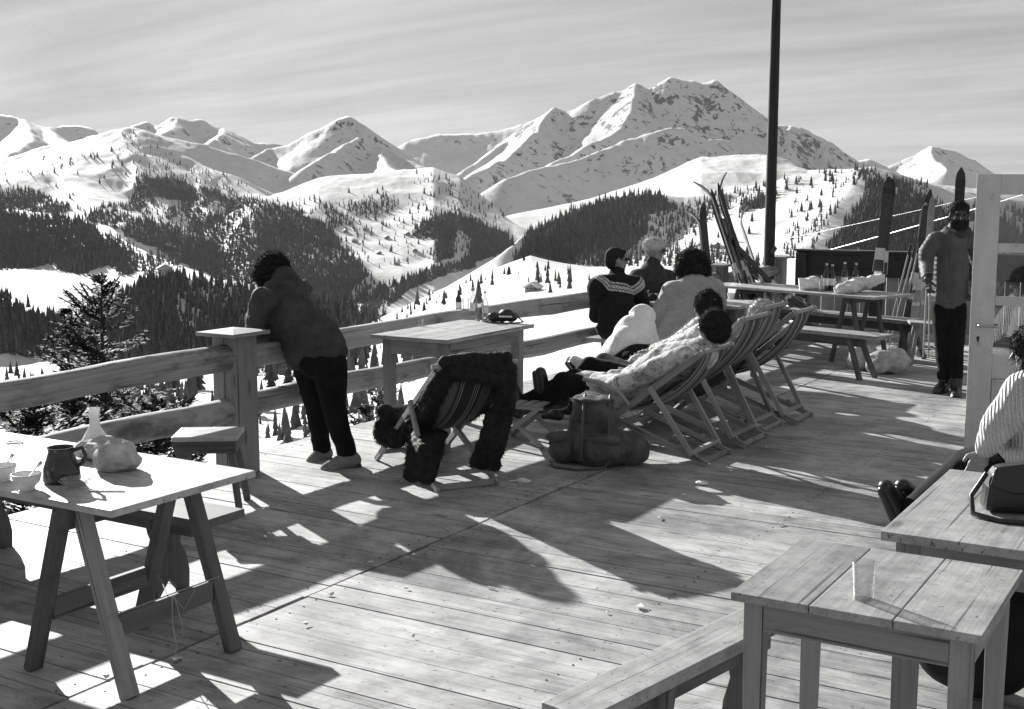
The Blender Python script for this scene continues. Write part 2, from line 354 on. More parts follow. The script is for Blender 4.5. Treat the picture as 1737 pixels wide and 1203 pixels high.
# ------------------------------------------------------------------ mesh building
Z3 = Vector((0, 0, 1))
def rotz(a): return Matrix.Rotation(a, 3, 'Z')
class MB:
    """collects shapes into one mesh; 'gr' keeps grain coordinates (along, across, through) per corner"""
    def __init__(s): s.v = []; s.f = []; s.g = []; s.sm = []; s.fixn = False
    def add(s, vs, fs, gs=None, smooth=False):
        o = len(s.v); s.v += [tuple(p) for p in vs]
        for f in fs:
            s.f.append([o+i for i in f]); s.sm.append(smooth)
            s.g.append([gs[i] for i in f] if gs else [tuple(vs[i]) for i in f])
    def box(s, c, size, rot=None, grain=None):
        c = Vector(c); R = rot if rot is not None else Matrix.Identity(3)
        h = [d/2 for d in size]; g = grain if grain is not None else max(range(3), key=lambda i: size[i])
        ax = [g]+[i for i in range(3) if i != g]
        off = [random.uniform(0, 60) for _ in range(3)]
        L = [(sx*h[0], sy*h[1], sz*h[2]) for sx in (-1, 1) for sy in (-1, 1) for sz in (-1, 1)]
        vs = [c+R @ Vector(l) for l in L]
        gs = [tuple(l[ax[k]]+off[k] for k in range(3)) for l in L]
        s.add(vs, [(0,1,3,2),(4,6,7,5),(0,4,5,1),(2,3,7,6),(0,2,6,4),(1,5,7,3)], gs); return s
    def beam(s, p0, p1, w, h, up=Z3, ext=0.):
        p0 = Vector(p0); p1 = Vector(p1); d = (p1-p0); L = d.length+2*ext; d.normalize()
        up = Vector(up); y = up.cross(d)
        if y.length < 1e-4: y = Vector((1, 0, 0)).cross(d)
        y.normalize(); z = d.cross(y)
        s.box((p0+p1)/2, (L, w, h), Matrix((d, y, z)).transposed(), 0); return s
    def tube(s, pts, rad, n=10, cap=True, smooth=True, dome=False, wob=0.):
        pts = [Vector(p) for p in pts]
        if not hasattr(rad, '__len__'): rad = [rad]*len(pts)
        off = [random.uniform(0, 60) for _ in range(3)]
        if dome:
            d0 = (pts[0]-pts[1]).normalized(); d1 = (pts[-1]-pts[-2]).normalized()
            pts = [pts[0]+d0*rad[0]*.3, pts[0]+d0*rad[0]*.2]+pts+[pts[-1]+d1*rad[-1]*.2, pts[-1]+d1*rad[-1]*.3]
            rad = [rad[0]*.45, rad[0]*.8]+list(rad)+[rad[-1]*.8, rad[-1]*.45]
        vs = []; gs = []; al = 0; u = None
        for i, p in enumerate(pts):
            d = (pts[min(i+1, len(pts)-1)]-pts[max(i-1, 0)]).normalized()
            if u is None:
                u = d.cross(Z3)
                if u.length < .05: u = d.cross(Vector((1, 0, 0)))
            u = (u-d*u.dot(d)).normalized(); w = d.cross(u)
            if i: al += (p-pts[i-1]).length
            for k in range(n):
                a = 2*math.pi*k/n; r = rad[i]*(1+(random.uniform(-wob, wob) if wob else 0))
                vs.append(p+u*math.cos(a)*r+w*math.sin(a)*r)
                gs.append((al+off[0], rad[i]*math.cos(a)+off[1], rad[i]*math.sin(a)+off[2]))
        m = len(pts)
        fs = [(i*n+k, i*n+(k+1) % n, (i+1)*n+(k+1) % n, (i+1)*n+k) for i in range(m-1) for k in range(n)]
        s.add(vs, fs, gs, smooth)
        if cap: s.add(vs, [tuple(reversed(range(n))), tuple(range((m-1)*n, m*n))], gs)
        return s
    def prism(s, outl, o, ax, ay, th, grain=1):
        o = Vector(o); ax = Vector(ax); ay = Vector(ay); nn = ax.cross(ay).normalized()
        off = [random.uniform(0, 60) for _ in range(3)]; n = len(outl)
        vs = [o+ax*x+ay*y+nn*th*k for k in (-.5, .5) for x, y in outl]
        gs = [((y if grain else x)+off[0], (x if grain else y)+off[1], th*k+off[2]) for k in (-.5, .5) for x, y in outl]
        fs = [tuple(reversed(range(n))), tuple(range(n, 2*n))]+[(i, (i+1) % n, n+(i+1) % n, n+i) for i in range(n)]
        s.add(vs, fs, gs); return s
    def lathe(s, prof, c, n=24, smooth=True):
        s.fixn = True
        c = Vector(c); vs = [c+Vector((r*math.cos(2*math.pi*k/n), r*math.sin(2*math.pi*k/n), z)) for r, z in prof for k in range(n)]
        m = len(prof)
        s.add(vs, [(i*n+k, i*n+(k+1) % n, (i+1)*n+(k+1) % n, (i+1)*n+k) for i in range(m-1) for k in range(n)], None, smooth)
        return s
    def grid(s, rows, smooth=True, gs=None, th=0.):
        m = len(rows); n = len(rows[0]); vs = [Vector(p) for r in rows for p in r]
        g = [q for r in gs for q in r] if gs else None
        fs = [(i*n+k, i*n+k+1, (i+1)*n+k+1, (i+1)*n+k) for i in range(m-1) for k in range(n-1)]
        s.add(vs, fs, g, smooth); return s
    def mesh(s, name):
        me = bpy.data.meshes.new(name); me.from_pydata(s.v, [], s.f)
        me.polygons.foreach_set('use_smooth', s.sm)
        a = me.attributes.new('gr', 'FLOAT_VECTOR', 'CORNER')
        a.data.foreach_set('vector', [c for f in s.g for p in f for c in p])
        me.update()
        if s.fixn:
            bm = bmesh.new(); bm.from_mesh(me); bmesh.ops.remove_doubles(bm, verts=bm.verts[:], dist=2e-5); bmesh.ops.recalc_face_normals(bm, faces=bm.faces[:]); bm.to_mesh(me); bm.free(); me.set_sharp_from_angle(angle=.7)
        return me
def wmat(o):
    M = Matrix.Translation(o.location) @ o.rotation_euler.to_matrix().to_4x4()
    return M
def tag(o, label=None, cat=None, group=None, kind=None):
    for k, v in (('label', label), ('category', cat), ('group', group), ('kind', kind)):
        if v: o[k] = v
    return o
def thing(name, label, cat, loc=(0, 0, 0), rz=0., group=None):
    o = bpy.data.objects.new(name, None); COL.objects.link(o); o.empty_display_size = .2
    o.location = loc; o.rotation_euler = (0, 0, rz); return tag(o, label, cat, group)
def put(name, mesh, m, parent=None, bevel=0., world=True):
    """link a mesh (MB or Mesh) as ONE object; geometry is given in world space unless world=False"""
    me = mesh.mesh(name) if isinstance(mesh, MB) else mesh
    if m is not None and not me.materials: me.materials.append(m)
    o = bpy.data.objects.new(name, me); COL.objects.link(o)
    if parent:
        o.parent = parent
        if world:
            M = wmat(parent)
            if parent.parent: M = wmat(parent.parent) @ parent.matrix_parent_inverse @ M
            o.matrix_parent_inverse = M.inverted()
    if bevel:
        b = o.modifiers.new('bevel', 'BEVEL'); b.width = bevel; b.segments = 2; b.limit_method = 'ANGLE'; b.angle_limit = .6
    return o
def copy_tree(o, parent=None):
    c = o.copy(); COL.objects.link(c)
    if parent: c.parent = parent
    for ch in [k for k in bpy.data.objects if k.parent == o]: copy_tree(ch, c)
    return c
# ------------------------------------------------------------------ materials
def wood(name, lo, hi, rough=.55, stain=.35, fib=1., bump=.35, spec=.4):
    m, t, b = mat(name)
    gv = t.new('ShaderNodeAttribute', attribute_name='gr').outputs['Vector']
    f1 = t.noise(t.mapping(gv, (1.6, 55, 55)), 1., 5., .65, .4)
    f2 = t.noise(t.mapping(gv, (.7, 9, 9)), 1., 4., .6, .8)
    pc = t.noise(t.mapping(gv, (.12, .31, .31)), 1., 1., .5)
    st = t.noise(t.mapping(gv, (2.2, 5, 5)), 1., 5., .65, .3)
    kn = t.new('ShaderNodeTexVoronoi', {'Vector': t.mapping(gv, (1.7, 6., 6.)), 'Scale': 1.}).outputs['Distance']
    cr = t.noise(t.mapping(gv, (.9, 75, 40)), 1., 3., .5, .3)
    cr = t.ramp(cr, [(.31, .3), (.37, 1.)])
    v = t.math('ADD', t.math('ADD', t.math('MULTIPLY', f1, .45*fib), t.math('MULTIPLY', f2, .3)), t.math('MULTIPLY', pc, .55))
    c = t.ramp(v, [(.38, lo), (.62, (lo+hi)/2), (.85, hi)])
    c = t.math('MULTIPLY', c, t.ramp(st, [(.3, 1-stain), (.48, 1.)]))
    c = t.math('MULTIPLY', c, t.ramp(kn, [(.05, .45), (.13, 1.)]))
    c = t.math('MULTIPLY', c, cr)
    rg = t.math('ADD', rough-.08, t.math('MULTIPLY', f2, .2))
    setc(t, b, c, rg, f1, bump, .004, spec)
    return m
def cloth(name, val, rough=.9, scale=180., bs=.25, var=.25, sheen=0.):
    m, t, b = mat(name)
    p = t.new('ShaderNodeTexCoord').outputs['Object']
    n = t.noise(p, 9., 4., .6); f = t.noise(p, scale, 3., .6)
    c = t.math('MULTIPLY', t.ramp(n, [(.3, val*(1-var)), (.7, val*(1+var))]), t.ramp(f, [(.3, .8), (.7, 1.15)]))
    setc(t, b, c, rough, f, bs, .006, .15)
    if sheen: b.inputs['Sheen Weight'].default_value = sheen
    return m
def flat(name, val, rough=.5, spec=.4, metal=0., var=.15, sc=14.):
    m, t, b = mat(name)
    p = t.new('ShaderNodeTexCoord').outputs['Object']
    c = t.ramp(t.noise(p, sc, 5., .6), [(.3, val*(1-var)), (.7, min(val*(1+var), .95))])
    setc(t, b, c, rough, None, spec=spec); b.inputs['Metallic'].default_value = metal
    return m
def glass(name, tint=.95, rough=.02):
    m, t, b = mat(name)
    n = t.noise(t.new('ShaderNodeTexCoord').outputs['Object'], 3., 3.)
    t.l.new(t.math('MULTIPLY_ADD', n, .03, rough), b.inputs['Roughness'])
    b.inputs['Base Color'].default_value = (tint, tint, tint, 1); b.inputs['Transmission Weight'].default_value = 1.; b.inputs['IOR'].default_value = 1.45
    return m
M_deck = wood('weathered_deck_boards', .17, .50, .58, .45, 1.3, .6, .35)
def grime(m, sc=1., amt=.5):
    t = NT(m.node_tree); b = m.node_tree.nodes['Principled BSDF']; l = b.inputs['Base Color'].links[0]; src = l.from_socket
    p = t.new('ShaderNodeNewGeometry').outputs['Position']
    a = t.ramp(t.noise(p, 1.1*sc, 6., .7, .5), [(.36, 1-amt), (.56, 1.)])
    s_ = t.ramp(t.noise(p, 26.*sc, 3., .6), [(.30, .35), (.37, 1.)])
    w_ = t.ramp(t.noise(p, 5.*sc, 5., .7), [(.3, .75), (.6, 1.08)])
    t.l.new(t.math('MULTIPLY', t.math('MULTIPLY', src, a), t.math('MULTIPLY', s_, w_)), b.inputs['Base Color'])
grime(M_deck, 1., .52)
M_table = wood('scrubbed_table_wood', .20, .42, .45, .4, 1., .35, .45)
M_tablew = wood('pale_scrubbed_wood', .30, .54, .42, .25, .8, .25, .5)
M_leg = wood('old_brown_wood', .05, .15, .6, .4, 1.2, .5, .3)
M_legl = wood('bare_pine_wood', .15, .33, .6, .4, 1.1, .5, .3)
grime(M_table, 2.5, .25); grime(M_tablew, 2.5, .18)
M_log = wood('peeled_log_wood', .05, .36, .7, .65, 1.6, 1., .25)
M_post = wood('grey_post_wood', .13, .32, .65, .3, 1.1, .5)
M_dark = wood('tarred_dark_wood', .02, .05, .7, .2, 1., .5, .3)
M_board = wood('brown_fence_board', .16, .34, .65, .35, 1.1, .5)
M_slat = wood('deck_chair_slat', .17, .38, .55, .25, 1., .25)
def thin_glass(name, k=1.5, tint=.97):
    m, t, b = mat(name); n_ = t.noise(t.new('ShaderNodeTexCoord').outputs['Object'], 6., 3.)
    tr = t.new('ShaderNodeBsdfTransparent', {0: (tint, tint, tint, 1)}); g_ = t.new('ShaderNodeBsdfGlossy', {'Roughness': .04}); f_ = t.new('ShaderNodeLayerWeight', {'Blend': .35})
    mx = t.new('ShaderNodeMixShader', {0: t.math('MULTIPLY', t.math('MULTIPLY_ADD', n_, .08, f_.outputs['Facing']), .55*k, clamp=True), 1: tr.outputs[0], 2: g_.outputs[0]})
    t.l.new(mx.outputs[0], [n for n in m.node_tree.nodes if n.type == 'OUTPUT_MATERIAL'][0].inputs[0]); return m
M_glass = thin_glass('clear_glass', 1.15, .93); M_bottle = flat('dark_bottle_glass', .02, .12, .7); M_bottlec = thin_glass('pale_bottle_glass', 1.7, .8)
M_black = flat('black_leather', .018, .35, .5); M_china = flat('white_china', .75, .25, .5); M_metal = flat('dull_steel', .5, .35, .5, 1.)
# ------------------------------------------------------------------ bodies and clothes: joined volumes grown into one skin
class Blob:
    def __init__(s): s.v = []; s.f = []
    def _add(s, vs, fs):
        o = len(s.v); s.v += vs; s.f += [tuple(o+i for i in f) for f in fs]
    def ell(s, c, r, rot=None, nu=14, nv=9):
        c = Vector(c); R = rot or Matrix.Identity(3)
        if not hasattr(r, '__len__'): r = (r, r, r)
        vs = [c+R @ Vector((0, 0, r[2]))]
        for i in range(1, nv):
            a = math.pi*i/nv
            for k in range(nu):
                b = 2*math.pi*k/nu; vs.append(c+R @ Vector((r[0]*math.sin(a)*math.cos(b), r[1]*math.sin(a)*math.sin(b), r[2]*math.cos(a))))
        vs.append(c+R @ Vector((0, 0, -r[2]))); L = len(vs)-1
        fs = [(0, 1+k, 1+(k+1) % nu) for k in range(nu)]
        for i in range(nv-2):
            for k in range(nu):
                a = 1+i*nu; fs.append((a+k, a+nu+k, a+nu+(k+1) % nu, a+(k+1) % nu))
        a = 1+(nv-2)*nu; fs += [(L, a+(k+1) % nu, a+k) for k in range(nu)]
        s._add(vs, fs); return s
    def cap(s, p0, p1, r0, r1=None, n=None):
        """a tapered limb: overlapping balls along the bone"""
        p0 = Vector(p0); p1 = Vector(p1); r1 = r0 if r1 is None else r1
        d = (p1-p0).length; n = n or max(2, int(d/(.33*min(r0, r1)))+1); n = min(n, 26)
        for i in range(n+1):
            t = i/n; s.ell(p0.lerp(p1, t), r0+(r1-r0)*t, nu=12, nv=8)
        return s
    def path(s, pts, rs):
        for (a, b), (ra, rb) in zip(zip(pts[:-1], pts[1:]), zip(rs[:-1], rs[1:])): s.cap(a, b, ra, rb)
        return s
    def build(s, name, m, parent, vox=.014, smooth=4, amp=0., freq=10., fine=0., ffreq=40., clip=None):
        me = bpy.data.meshes.new(name); me.from_pydata([tuple(v) for v in s.v], [], s.f)
        o = bpy.data.objects.new(name, me); COL.objects.link(o)
        r = o.modifiers.new('r', 'REMESH'); r.mode = 'VOXEL'; r.voxel_size = vox; r.use_smooth_shade = True
        if smooth:
            q = o.modifiers.new('s', 'SMOOTH'); q.factor = .5; q.iterations = smooth
        dg = bpy.context.evaluated_depsgraph_get(); ev = o.evaluated_get(dg)
        m2 = bpy.data.meshes.new_from_object(ev, depsgraph=dg); bpy.data.objects.remove(o); bpy.data.meshes.remove(me)
        m2.name = name
        if amp or fine:
            sd_ = random.uniform(0, 50)
            nrm = [v.normal.copy() for v in m2.vertices]
            for v, nn in zip(m2.vertices, nrm):
                p = v.co; q = 0.
                if amp:
                    w = mnoise.noise(Vector((p.x*freq+sd_, p.y*freq, p.z*freq*1.5)))
                    q += amp*(1-abs(w)*2.2)*.6+amp*.4*w
                if fine: q += fine*mnoise.noise(p*ffreq)
                v.co = p+nn*q
        if clip:
            bm = bmesh.new(); bm.from_mesh(m2)
            for co_, no_ in clip:
                gg = bmesh.ops.bisect_plane(bm, geom=bm.verts[:]+bm.edges[:]+bm.faces[:], plane_co=co_, plane_no=no_, clear_outer=True)
                bmesh.ops.holes_fill(bm, edges=[e for e in gg['geom_cut'] if isinstance(e, bmesh.types.BMEdge)], sides=0)
            bm.to_mesh(m2); bm.free()
        m2.polygons.foreach_set('use_smooth', [True]*len(m2.polygons)); m2.update()
        return put(name, m2, m, parent)
def hand(B, wrist, direc, palm_n, side, curl=.5, s=1.):
    """palm and five bent fingers; palm_n = way the palm faces, side = way the thumb points"""
    w = Vector(wrist); d = Vector(direc).normalized(); n = Vector(palm_n); n = (n-d*n.dot(d)).normalized(); t = Vector(side); t = (t-d*t.dot(d)-n*t.dot(n)).normalized()
    B.cap(w, w+d*.03*s, .026*s, .026*s)
    for k in range(5): B.ell(w+d*(.055*s)+t*(k-2)*.015*s, .018*s); B.ell(w+d*(.085*s)+t*(k-2)*.015*s, .015*s); B.ell(w+d*(.03*s)+t*(k-2)*.011*s, .018*s)
    for k, L in enumerate((.062, .078, .086, .08)):
        p = w+d*.092*s+t*(k-1.5)*.0205*s; a = 0.
        for j, fr in enumerate((.45, .32, .26)):
            a += curl*(.45 if j == 0 else .75)
            q = p+(d*math.cos(a)+n*math.sin(a)+t*(k-1.5)*.04)*L*fr*s
            B.cap(p, q, .0098*s-.0008*j, .0092*s-.0009*j); p = q
    p = w+d*.025*s+t*.028*s
    q = p+(d*.6+t*.75+n*.25)*.045*s; B.cap(p, q, .0135*s, .011*s); B.cap(q, q+(d*.9+t*.15+n*.45*curl)*.034*s, .0105*s, .009*s)
def hair_cloud(name, m, parent, base, n, L, r=.0025, droop=.5, out=1., curl=0.):
    """short tufts growing from a mesh object in world space"""
    me = base.data; V = [v.co for v in me.vertices]; N = [v.normal for v in me.vertices]
    mb = MB(); vs = []; fs = []
    for i in range(n):
        k = random.randrange(len(V)); p = V[k]; nn = N[k]
        d = (nn*out+Vector((random.uniform(-.6, .6), random.uniform(-.6, .6), random.uniform(-.6, .6)))+Vector((0, 0, -droop))).normalized()
        s_ = d.cross(Vector((random.uniform(-1, 1), random.uniform(-1, 1), random.uniform(-1, 1)))).normalized()*r
        l = L*random.uniform(.5, 1.2); e = p+d*l+Vector((random.uniform(-1, 1), random.uniform(-1, 1), random.uniform(-1, 1)))*curl*l
        o = len(vs); mid = p+d*l*.55+s_*random.uniform(-2, 2)
        vs += [p-s_, p+s_, mid+s_*.8, mid-s_*.8, e]; fs += [(o, o+1, o+2, o+3), (o+3, o+2, o+4)]
    mb.add(vs, fs); return put(name, mb, m, parent)
# ------------------------------------------------------------------ deck
mb = MB()
def boards(x0, x1, y0, y1, w):
    y = y0
    while y < y1:
        ww = w*random.uniform(.92, 1.1); g = random.choice((.0015, .0015, .002, .003, .007, .010, .015))
        dz = random.uniform(-.002, .002); e = random.uniform(-.006, .006)
        mb.box(((x0+x1)/2+e, y+ww/2, -.02+dz), (x1-x0-.008, ww-g, .04), Matrix.Rotation(random.uniform(-.0012, .0012), 3, 'X'), 0)
        y += ww
boards(-6.05, -3.64, -1.2, 16.9, .185); boards(-3.63, .9, -1.2, 16.9, .19); boards(.91, 4.6, -1.2, 16.9, .19)
deck = put('deck', mb, M_deck, bevel=.0018); deck['kind'] = 'structure'
mb = MB()
for x in (-5.9, -4.9, -3.72, -3.56, -2.2, -.7, .83, .98):
    y = -.1
    while y < 10.5:
        for k in (0, .1): mb.lathe([(0, .0022), (.0042, .0022), (.005, .0)], (x+random.uniform(-.012, .012), y+k+random.uniform(-.012, .012), .0), 7)
        y += .187
o = put('deck_nails', mb, M_dark); o['kind'] = 'structure'
mb = MB()
for x in (-6., -4.9, -3.64, -2.2, -.7, .9, 2.5, 4.4): mb.box((x, 7.85, -.13), (.12, 18.1, .17))
for x in (-5.95, -3.64, .9):
    for y in np.arange(0, 17, 2.8): mb.box((x, y, -2.3), (.16, .16, 4.2))
o = put('deck_joists', mb, M_leg); o['kind'] = 'structure'
# ------------------------------------------------------------------ log railing
RX = -5.68
fence = thing('log_railing', 'peeled log railing with square capped posts along the outer edge of the deck', 'railing', (RX, 0, 0))
def log(y0, y1, z0, z1, r0, r1, x0=RX, x1=RX, seed=0):
    n = 40; pts = []; rs = []
    for i in range(n+1):
        t = i/n; y = y0+(y1-y0)*t
        pts.append((x0+(x1-x0)*t+.02*math.sin(y*1.1+seed), y, z0+(z1-z0)*t+.016*math.sin(y*.9+seed*2)+.004*math.sin(y*5.1+seed)))
        rs.append((r0+(r1-r0)*t)*(1+.035*math.sin(y*2.3+seed)+.02*math.sin(y*6.1+seed)))
    m = MB(); m.tube(pts, rs, 28, dome=True, wob=.03)
    put('log_rail', m, M_log, fence)
log(.5, 5.84, .765, .768, .083, .086, seed=1); log(.5, 5.84, .40, .425, .078, .08, seed=2)
log(6.0, 14.35, .768, .765, .080, .082, seed=3); log(6.0, 14.35, .425, .42, .080, .078, seed=4)
log(14.5, 16.5, .765, .76, .082, .080, seed=5); log(14.5, 16.5, .42, .42, .078, .078, seed=6)
for y, s in ((5.93, 1.), (14.42, .85), (16.6, .95)):
    m = MB(); m.box((RX-.035, y-.0, -.05), (.10*s, .22*s, 1.95), grain=2); m.box((RX+.06*s, y, -.05), (.085*s, .215*s, 1.95), grain=2)
    p = put('post', m, M_post, fence, .006)
    m = MB(); w = .165*s
    c = Vector((RX, y, .935))
    vs = [c+Vector((sx*w, sy*w*1.05, z)) for z in (-.018, .006) for sx, sy in ((-1,-1),(1,-1),(1,1),(-1,1))]+[c+Vector((sx*.03, sy*.03, .022)) for sx, sy in ((-1,-1),(1,-1),(1,1),(-1,1))]
    m.add(vs, [(3,2,1,0)]+[(i, (i+1) % 4, 4+(i+1) % 4, 4+i) for i in range(4)]+[(4+i, 4+(i+1) % 4, 8+(i+1) % 4, 8+i) for i in range(4)]+[(8,9,10,11)])
    put('cap', m, M_post, p, .003)
# ------------------------------------------------------------------ pole, board fence, cable
pole = thing('wooden_pole', 'tall dark wooden pole rising beside the far railing post', 'pole', (-5.72, 16.35, .6))
m = MB(); m.tube([(-5.72, 16.35, .62+.25*i) for i in range(24)], [.075-.0007*i for i in range(24)], 14, wob=.03); put('shaft', m, M_dark, pole)
m = MB(); m.beam((-5.66, 16.28, 1.0), (-5.60, 16.25, 1.08), .03, .05); put('bracket', m, M_dark, pole)
bf = thing('board_fence', 'low fence of upright boards under a wide dark beam at the far end of deck', 'fence', (-1, 16.72, 0))
m = MB(); x = -5.42
while x < 3.6:
    w = random.uniform(.15, .19); m.box((x+w/2, 16.74+random.uniform(-.004, .004), .36), (w-.008, .028, .76), grain=2); x += w
put('boards', m, M_board, bf, .003)
m = MB(); m.box((-.9, 16.70, .86), (9.1, .05, .33)); put('top_beam', m, M_dark, bf, .006)
m = MB(); m.box((-.9, 16.72, 1.035), (9.14, .13, .022)); put('coping', m, M_leg, bf, .004)
for x in (-5.36, -2.4, .6, 3.5):
    m = MB(); m.box((x, 16.655, .49), (.15, .09, 1.02), grain=2); put('post', m, M_dark, bf, .006)
for n_, (a, b_, r) in enumerate((((1300, 452, 85), (2300, 155, 48), .03), ((1340, 404, 150), (2300, 180, 90), .02))):
    p0 = atY(*a); p1 = atY(*b_); pts = [p0.lerp(p1, i/16)-Z3*(1-(i/8-1)**2)*.25 for i in range(17)]
    m = MB(); m.tube(pts, r, 6)
    tag(put('lift_cable', m, M_metal), ['lower, brighter cable slanting across the dark slope above the board fence', 'upper, fainter cable slanting across the dark slope above the board fence'][n_], 'cable')
# ------------------------------------------------------------------ trees near the deck
M_bark = flat('spruce_bark', .07, .9, .1); M_need, t, b = mat('spruce_needles')
p = t.new('ShaderNodeTexCoord').outputs['Object']; setc(t, b, t.ramp(t.noise(p, 3., 4., .7), [(.3, .03), (.7, .085)]), .7, spec=.25)
def spruce_meshes(h, r0, seed, whorls=22, top2=False, bare=.0, needle=1.):
    rnd = random.Random(seed); tr = MB(); cr = MB()
    tr.tube([(rnd.uniform(-.01, .01)*h*.3, 0, h*i/10) for i in range(11)], [h*.013*(1-i/10.6)+.006 for i in range(11)], 8)
    if top2: tr.tube([(-.02*h, 0, h*.62), (-.065*h, 0, h*.70), (-.075*h, 0, h*.93)], [.03, .025, .01], 6)
    vs = []; fs = []; br = MB()
    def twig(p, d, L, wdt):
        s_ = d.cross(Z3)
        if s_.length < .1: s_ = Vector((1, 0, 0))
        s_.normalize(); n = max(4, int(L/.017*needle))
        for i in range(n):
            t_ = i/n; q = p+d*L*t_
            for sg in (-1, 1):
                dd = (d*.75+s_*sg*rnd.uniform(.5, 1.)+Z3*rnd.uniform(-.35, .45)).normalized()
                l = wdt*rnd.uniform(.7, 1.2)*(1-.35*t_); u = dd.cross(Z3).normalized()*wdt*.22
                o = len(vs); vs.extend([q-u, q+u, q+dd*l]); fs.append((o, o+1, o+2))
    def bough(p, az, L, el):
        d = Vector((math.cos(az)*math.cos(el), math.sin(az)*math.cos(el), math.sin(el)))
        pts = [p+d*L*i/5-Z3*L*.10*math.sin(math.pi*i/5)+Z3*L*.07*(i/5)**2 for i in range(6)]
        br.tube(pts, [max(.004, L*.012*(1-i/6)) for i in range(6)], 5)
        n = max(4, int(L/.062)); sd_ = Vector((-math.sin(az), math.cos(az), 0))
        twig(pts[3], (pts[5]-pts[3]).normalized(), (pts[5]-pts[3]).length, .055)
        for i in range(n):
            t_ = .12+.88*i/n; k = min(4, int(t_*5)); q = pts[k].lerp(pts[k+1], t_*5-k)
            for sg in (-1, 1):
                l = L*.42*(1-t_*.75)*rnd.uniform(.6, 1.2)
                dd = (d*.8+sd_*sg*rnd.uniform(.6, 1.)+Z3*rnd.uniform(-.3, .15)).normalized()
                twig(q, dd, max(.06, l), .06)
    def crown(x0, z0, z1, rr, wh):
        for w in range(wh):
            t_ = w/(wh-1); z = z0+(z1-z0)*(1-(1-t_)**1.25); L = rr*(1-t_)**.68+.08
            for k in range(rnd.randint(5, 8)):
                if rnd.random() < bare: continue
                bough(Vector((x0*(1 if t_ > .2 else 1), 0, z+rnd.uniform(-.04, .04))), rnd.uniform(0, 6.283), L*rnd.uniform(.6, 1.15), rnd.uniform(-.15, .35)+.45*t_)
    crown(0, h*.06, h*.985, r0, whorls)
    if top2: crown(-.07*h, h*.72, h*.92, r0*.3, 6)
    cr.add(vs, fs); tr2 = MB(); tr2.v, tr2.f, tr2.g, tr2.sm = tr.v, tr.f, tr.g, tr.sm
    off = len(tr2.v); tr2.v += br.v; tr2.f += [[i+off for i in f] for f in br.f]; tr2.g += br.g; tr2.sm += br.sm
    return tr2.mesh('trunk'), cr.mesh('crown')
def tree_thing(name, meshes, loc, label, group=None, rz=0., s=1., cat='tree'):
    r = thing(name, label, cat, loc, rz, group); r.scale = (s, s, s)
    for nm, me, mm in (('trunk', meshes[0], M_bark), ('crown', meshes[1], M_need)): put(nm, me, mm, r, world=False)
    return r
def ground_z(x, y):
    X = x*cY+y*sY; Y = -x*sY+y*cY
    return float(GZ[int(np.argmin(abs(YR-Y))), int(np.argmin(abs(PXC-(868.5+2118*X/Y))))])
def tree_px(name, meshes, hgt, px, py_top, Y, label, group=None, rz=0., cat='tree'):
    p = atY(px, py_top, Y); g_ = ground_z(p.x, p.y); s = (p.z-g_)/hgt
    return tree_thing(name, meshes, (p.x, p.y, g_), label, group, rz, s, cat)
big = spruce_meshes(6., 1.6, 3, 36, True, .1)
tree_px('spruce_tree', big, 6., 170, 462, 15.5, 'bushy dark spruce with a forked tip right behind the log railing at the left', rz=YAW)
low = spruce_meshes(2.4, 1.2, 5, 20, False, .08)
tree_px('spruce_tree', low, 2.4, 60, 690, 12.2, 'low spreading spruce seen under the left top log behind the table', rz=.4)
tree_px('spruce_tree', low, 2.4, 262, 690, 12.5, 'low bushy spruce between the left logs beside the stool', rz=2.)
shr = spruce_meshes(1.5, .75, 9, 10, False, .45, .8)
tree_px('young_spruce', shr, 1.5, 655, 668, 12.2, 'scrubby young spruce seen between the woman leaning and the striped chair', rz=1., cat='tree')
tree_px('young_spruce', shr, 1.5, 625, 700, 11.0, 'small twiggy spruce low behind the woman\'s legs', rz=3., cat='tree')
# conifers standing apart on the snow, small in the picture
def far_conifer(seed, sides=9, tiers=7):
    rnd = random.Random(seed); m = MB(); m.tube([(0, 0, -.05), (0, 0, .3)], [.03, .025], 6)
    for i in range(tiers):
        z = .06+.84*i/tiers; r = .2*(1-i/tiers)**.8+.02; vs = []; n = sides*2
        for k in range(n):
            a = 2*math.pi*(k+rnd.uniform(-.3, .3))/n; q = r*(1.12 if k % 2 else .62)*rnd.uniform(.8, 1.15)
            vs.append((q*math.cos(a), q*math.sin(a), z-(.045 if k % 2 else 0)*rnd.uniform(.4, 1.4)))
        vs.append((rnd.uniform(-.01, .01), rnd.uniform(-.01, .01), min(1., z+.26)))
        m.add(vs, [(k, (k+1) % n, n) for k in range(n)])
    return m.mesh('conifer')
FC = [far_conifer(i) for i in range(4)]
for me in FC: me.materials.append(M_need)
def scatter(poly, n, y0, y1, h0, h1, label, group, seed):
    rg = np.random.default_rng(seed); xs = [p[0] for p in poly]; ys = [p[1] for p in poly]
    px = rg.uniform(min(xs), max(xs), n*8); py = rg.uniform(min(ys), max(ys), n*8)
    k = inpoly(px, py, poly); px, py = px[k], py[k]; ci, ri, ok = hit_terrain(px, py); c = 0
    for i in range(len(px)):
        Y = YR[ri[i]]
        if not ok[i] or not y0 < Y < y1: continue
        if DEN[ri[i], ci[i]] > .3: continue
        x, y = c2w(Y*(px[i]-868.5)/2118, Y)
        if x > DECKX0-.8 and y < 18: continue
        o = bpy.data.objects.new('conifer', FC[c % 4]); COL.objects.link(o)
        h = rg.uniform(h0, h1); o.location = (x, y, GZ[ri[i], ci[i]]-.3); o.scale = (h, h, h); o.rotation_euler = (0, 0, rg.uniform(0, 6))
        tag(o, label, 'tree', group); c += 1
        if c >= n: break
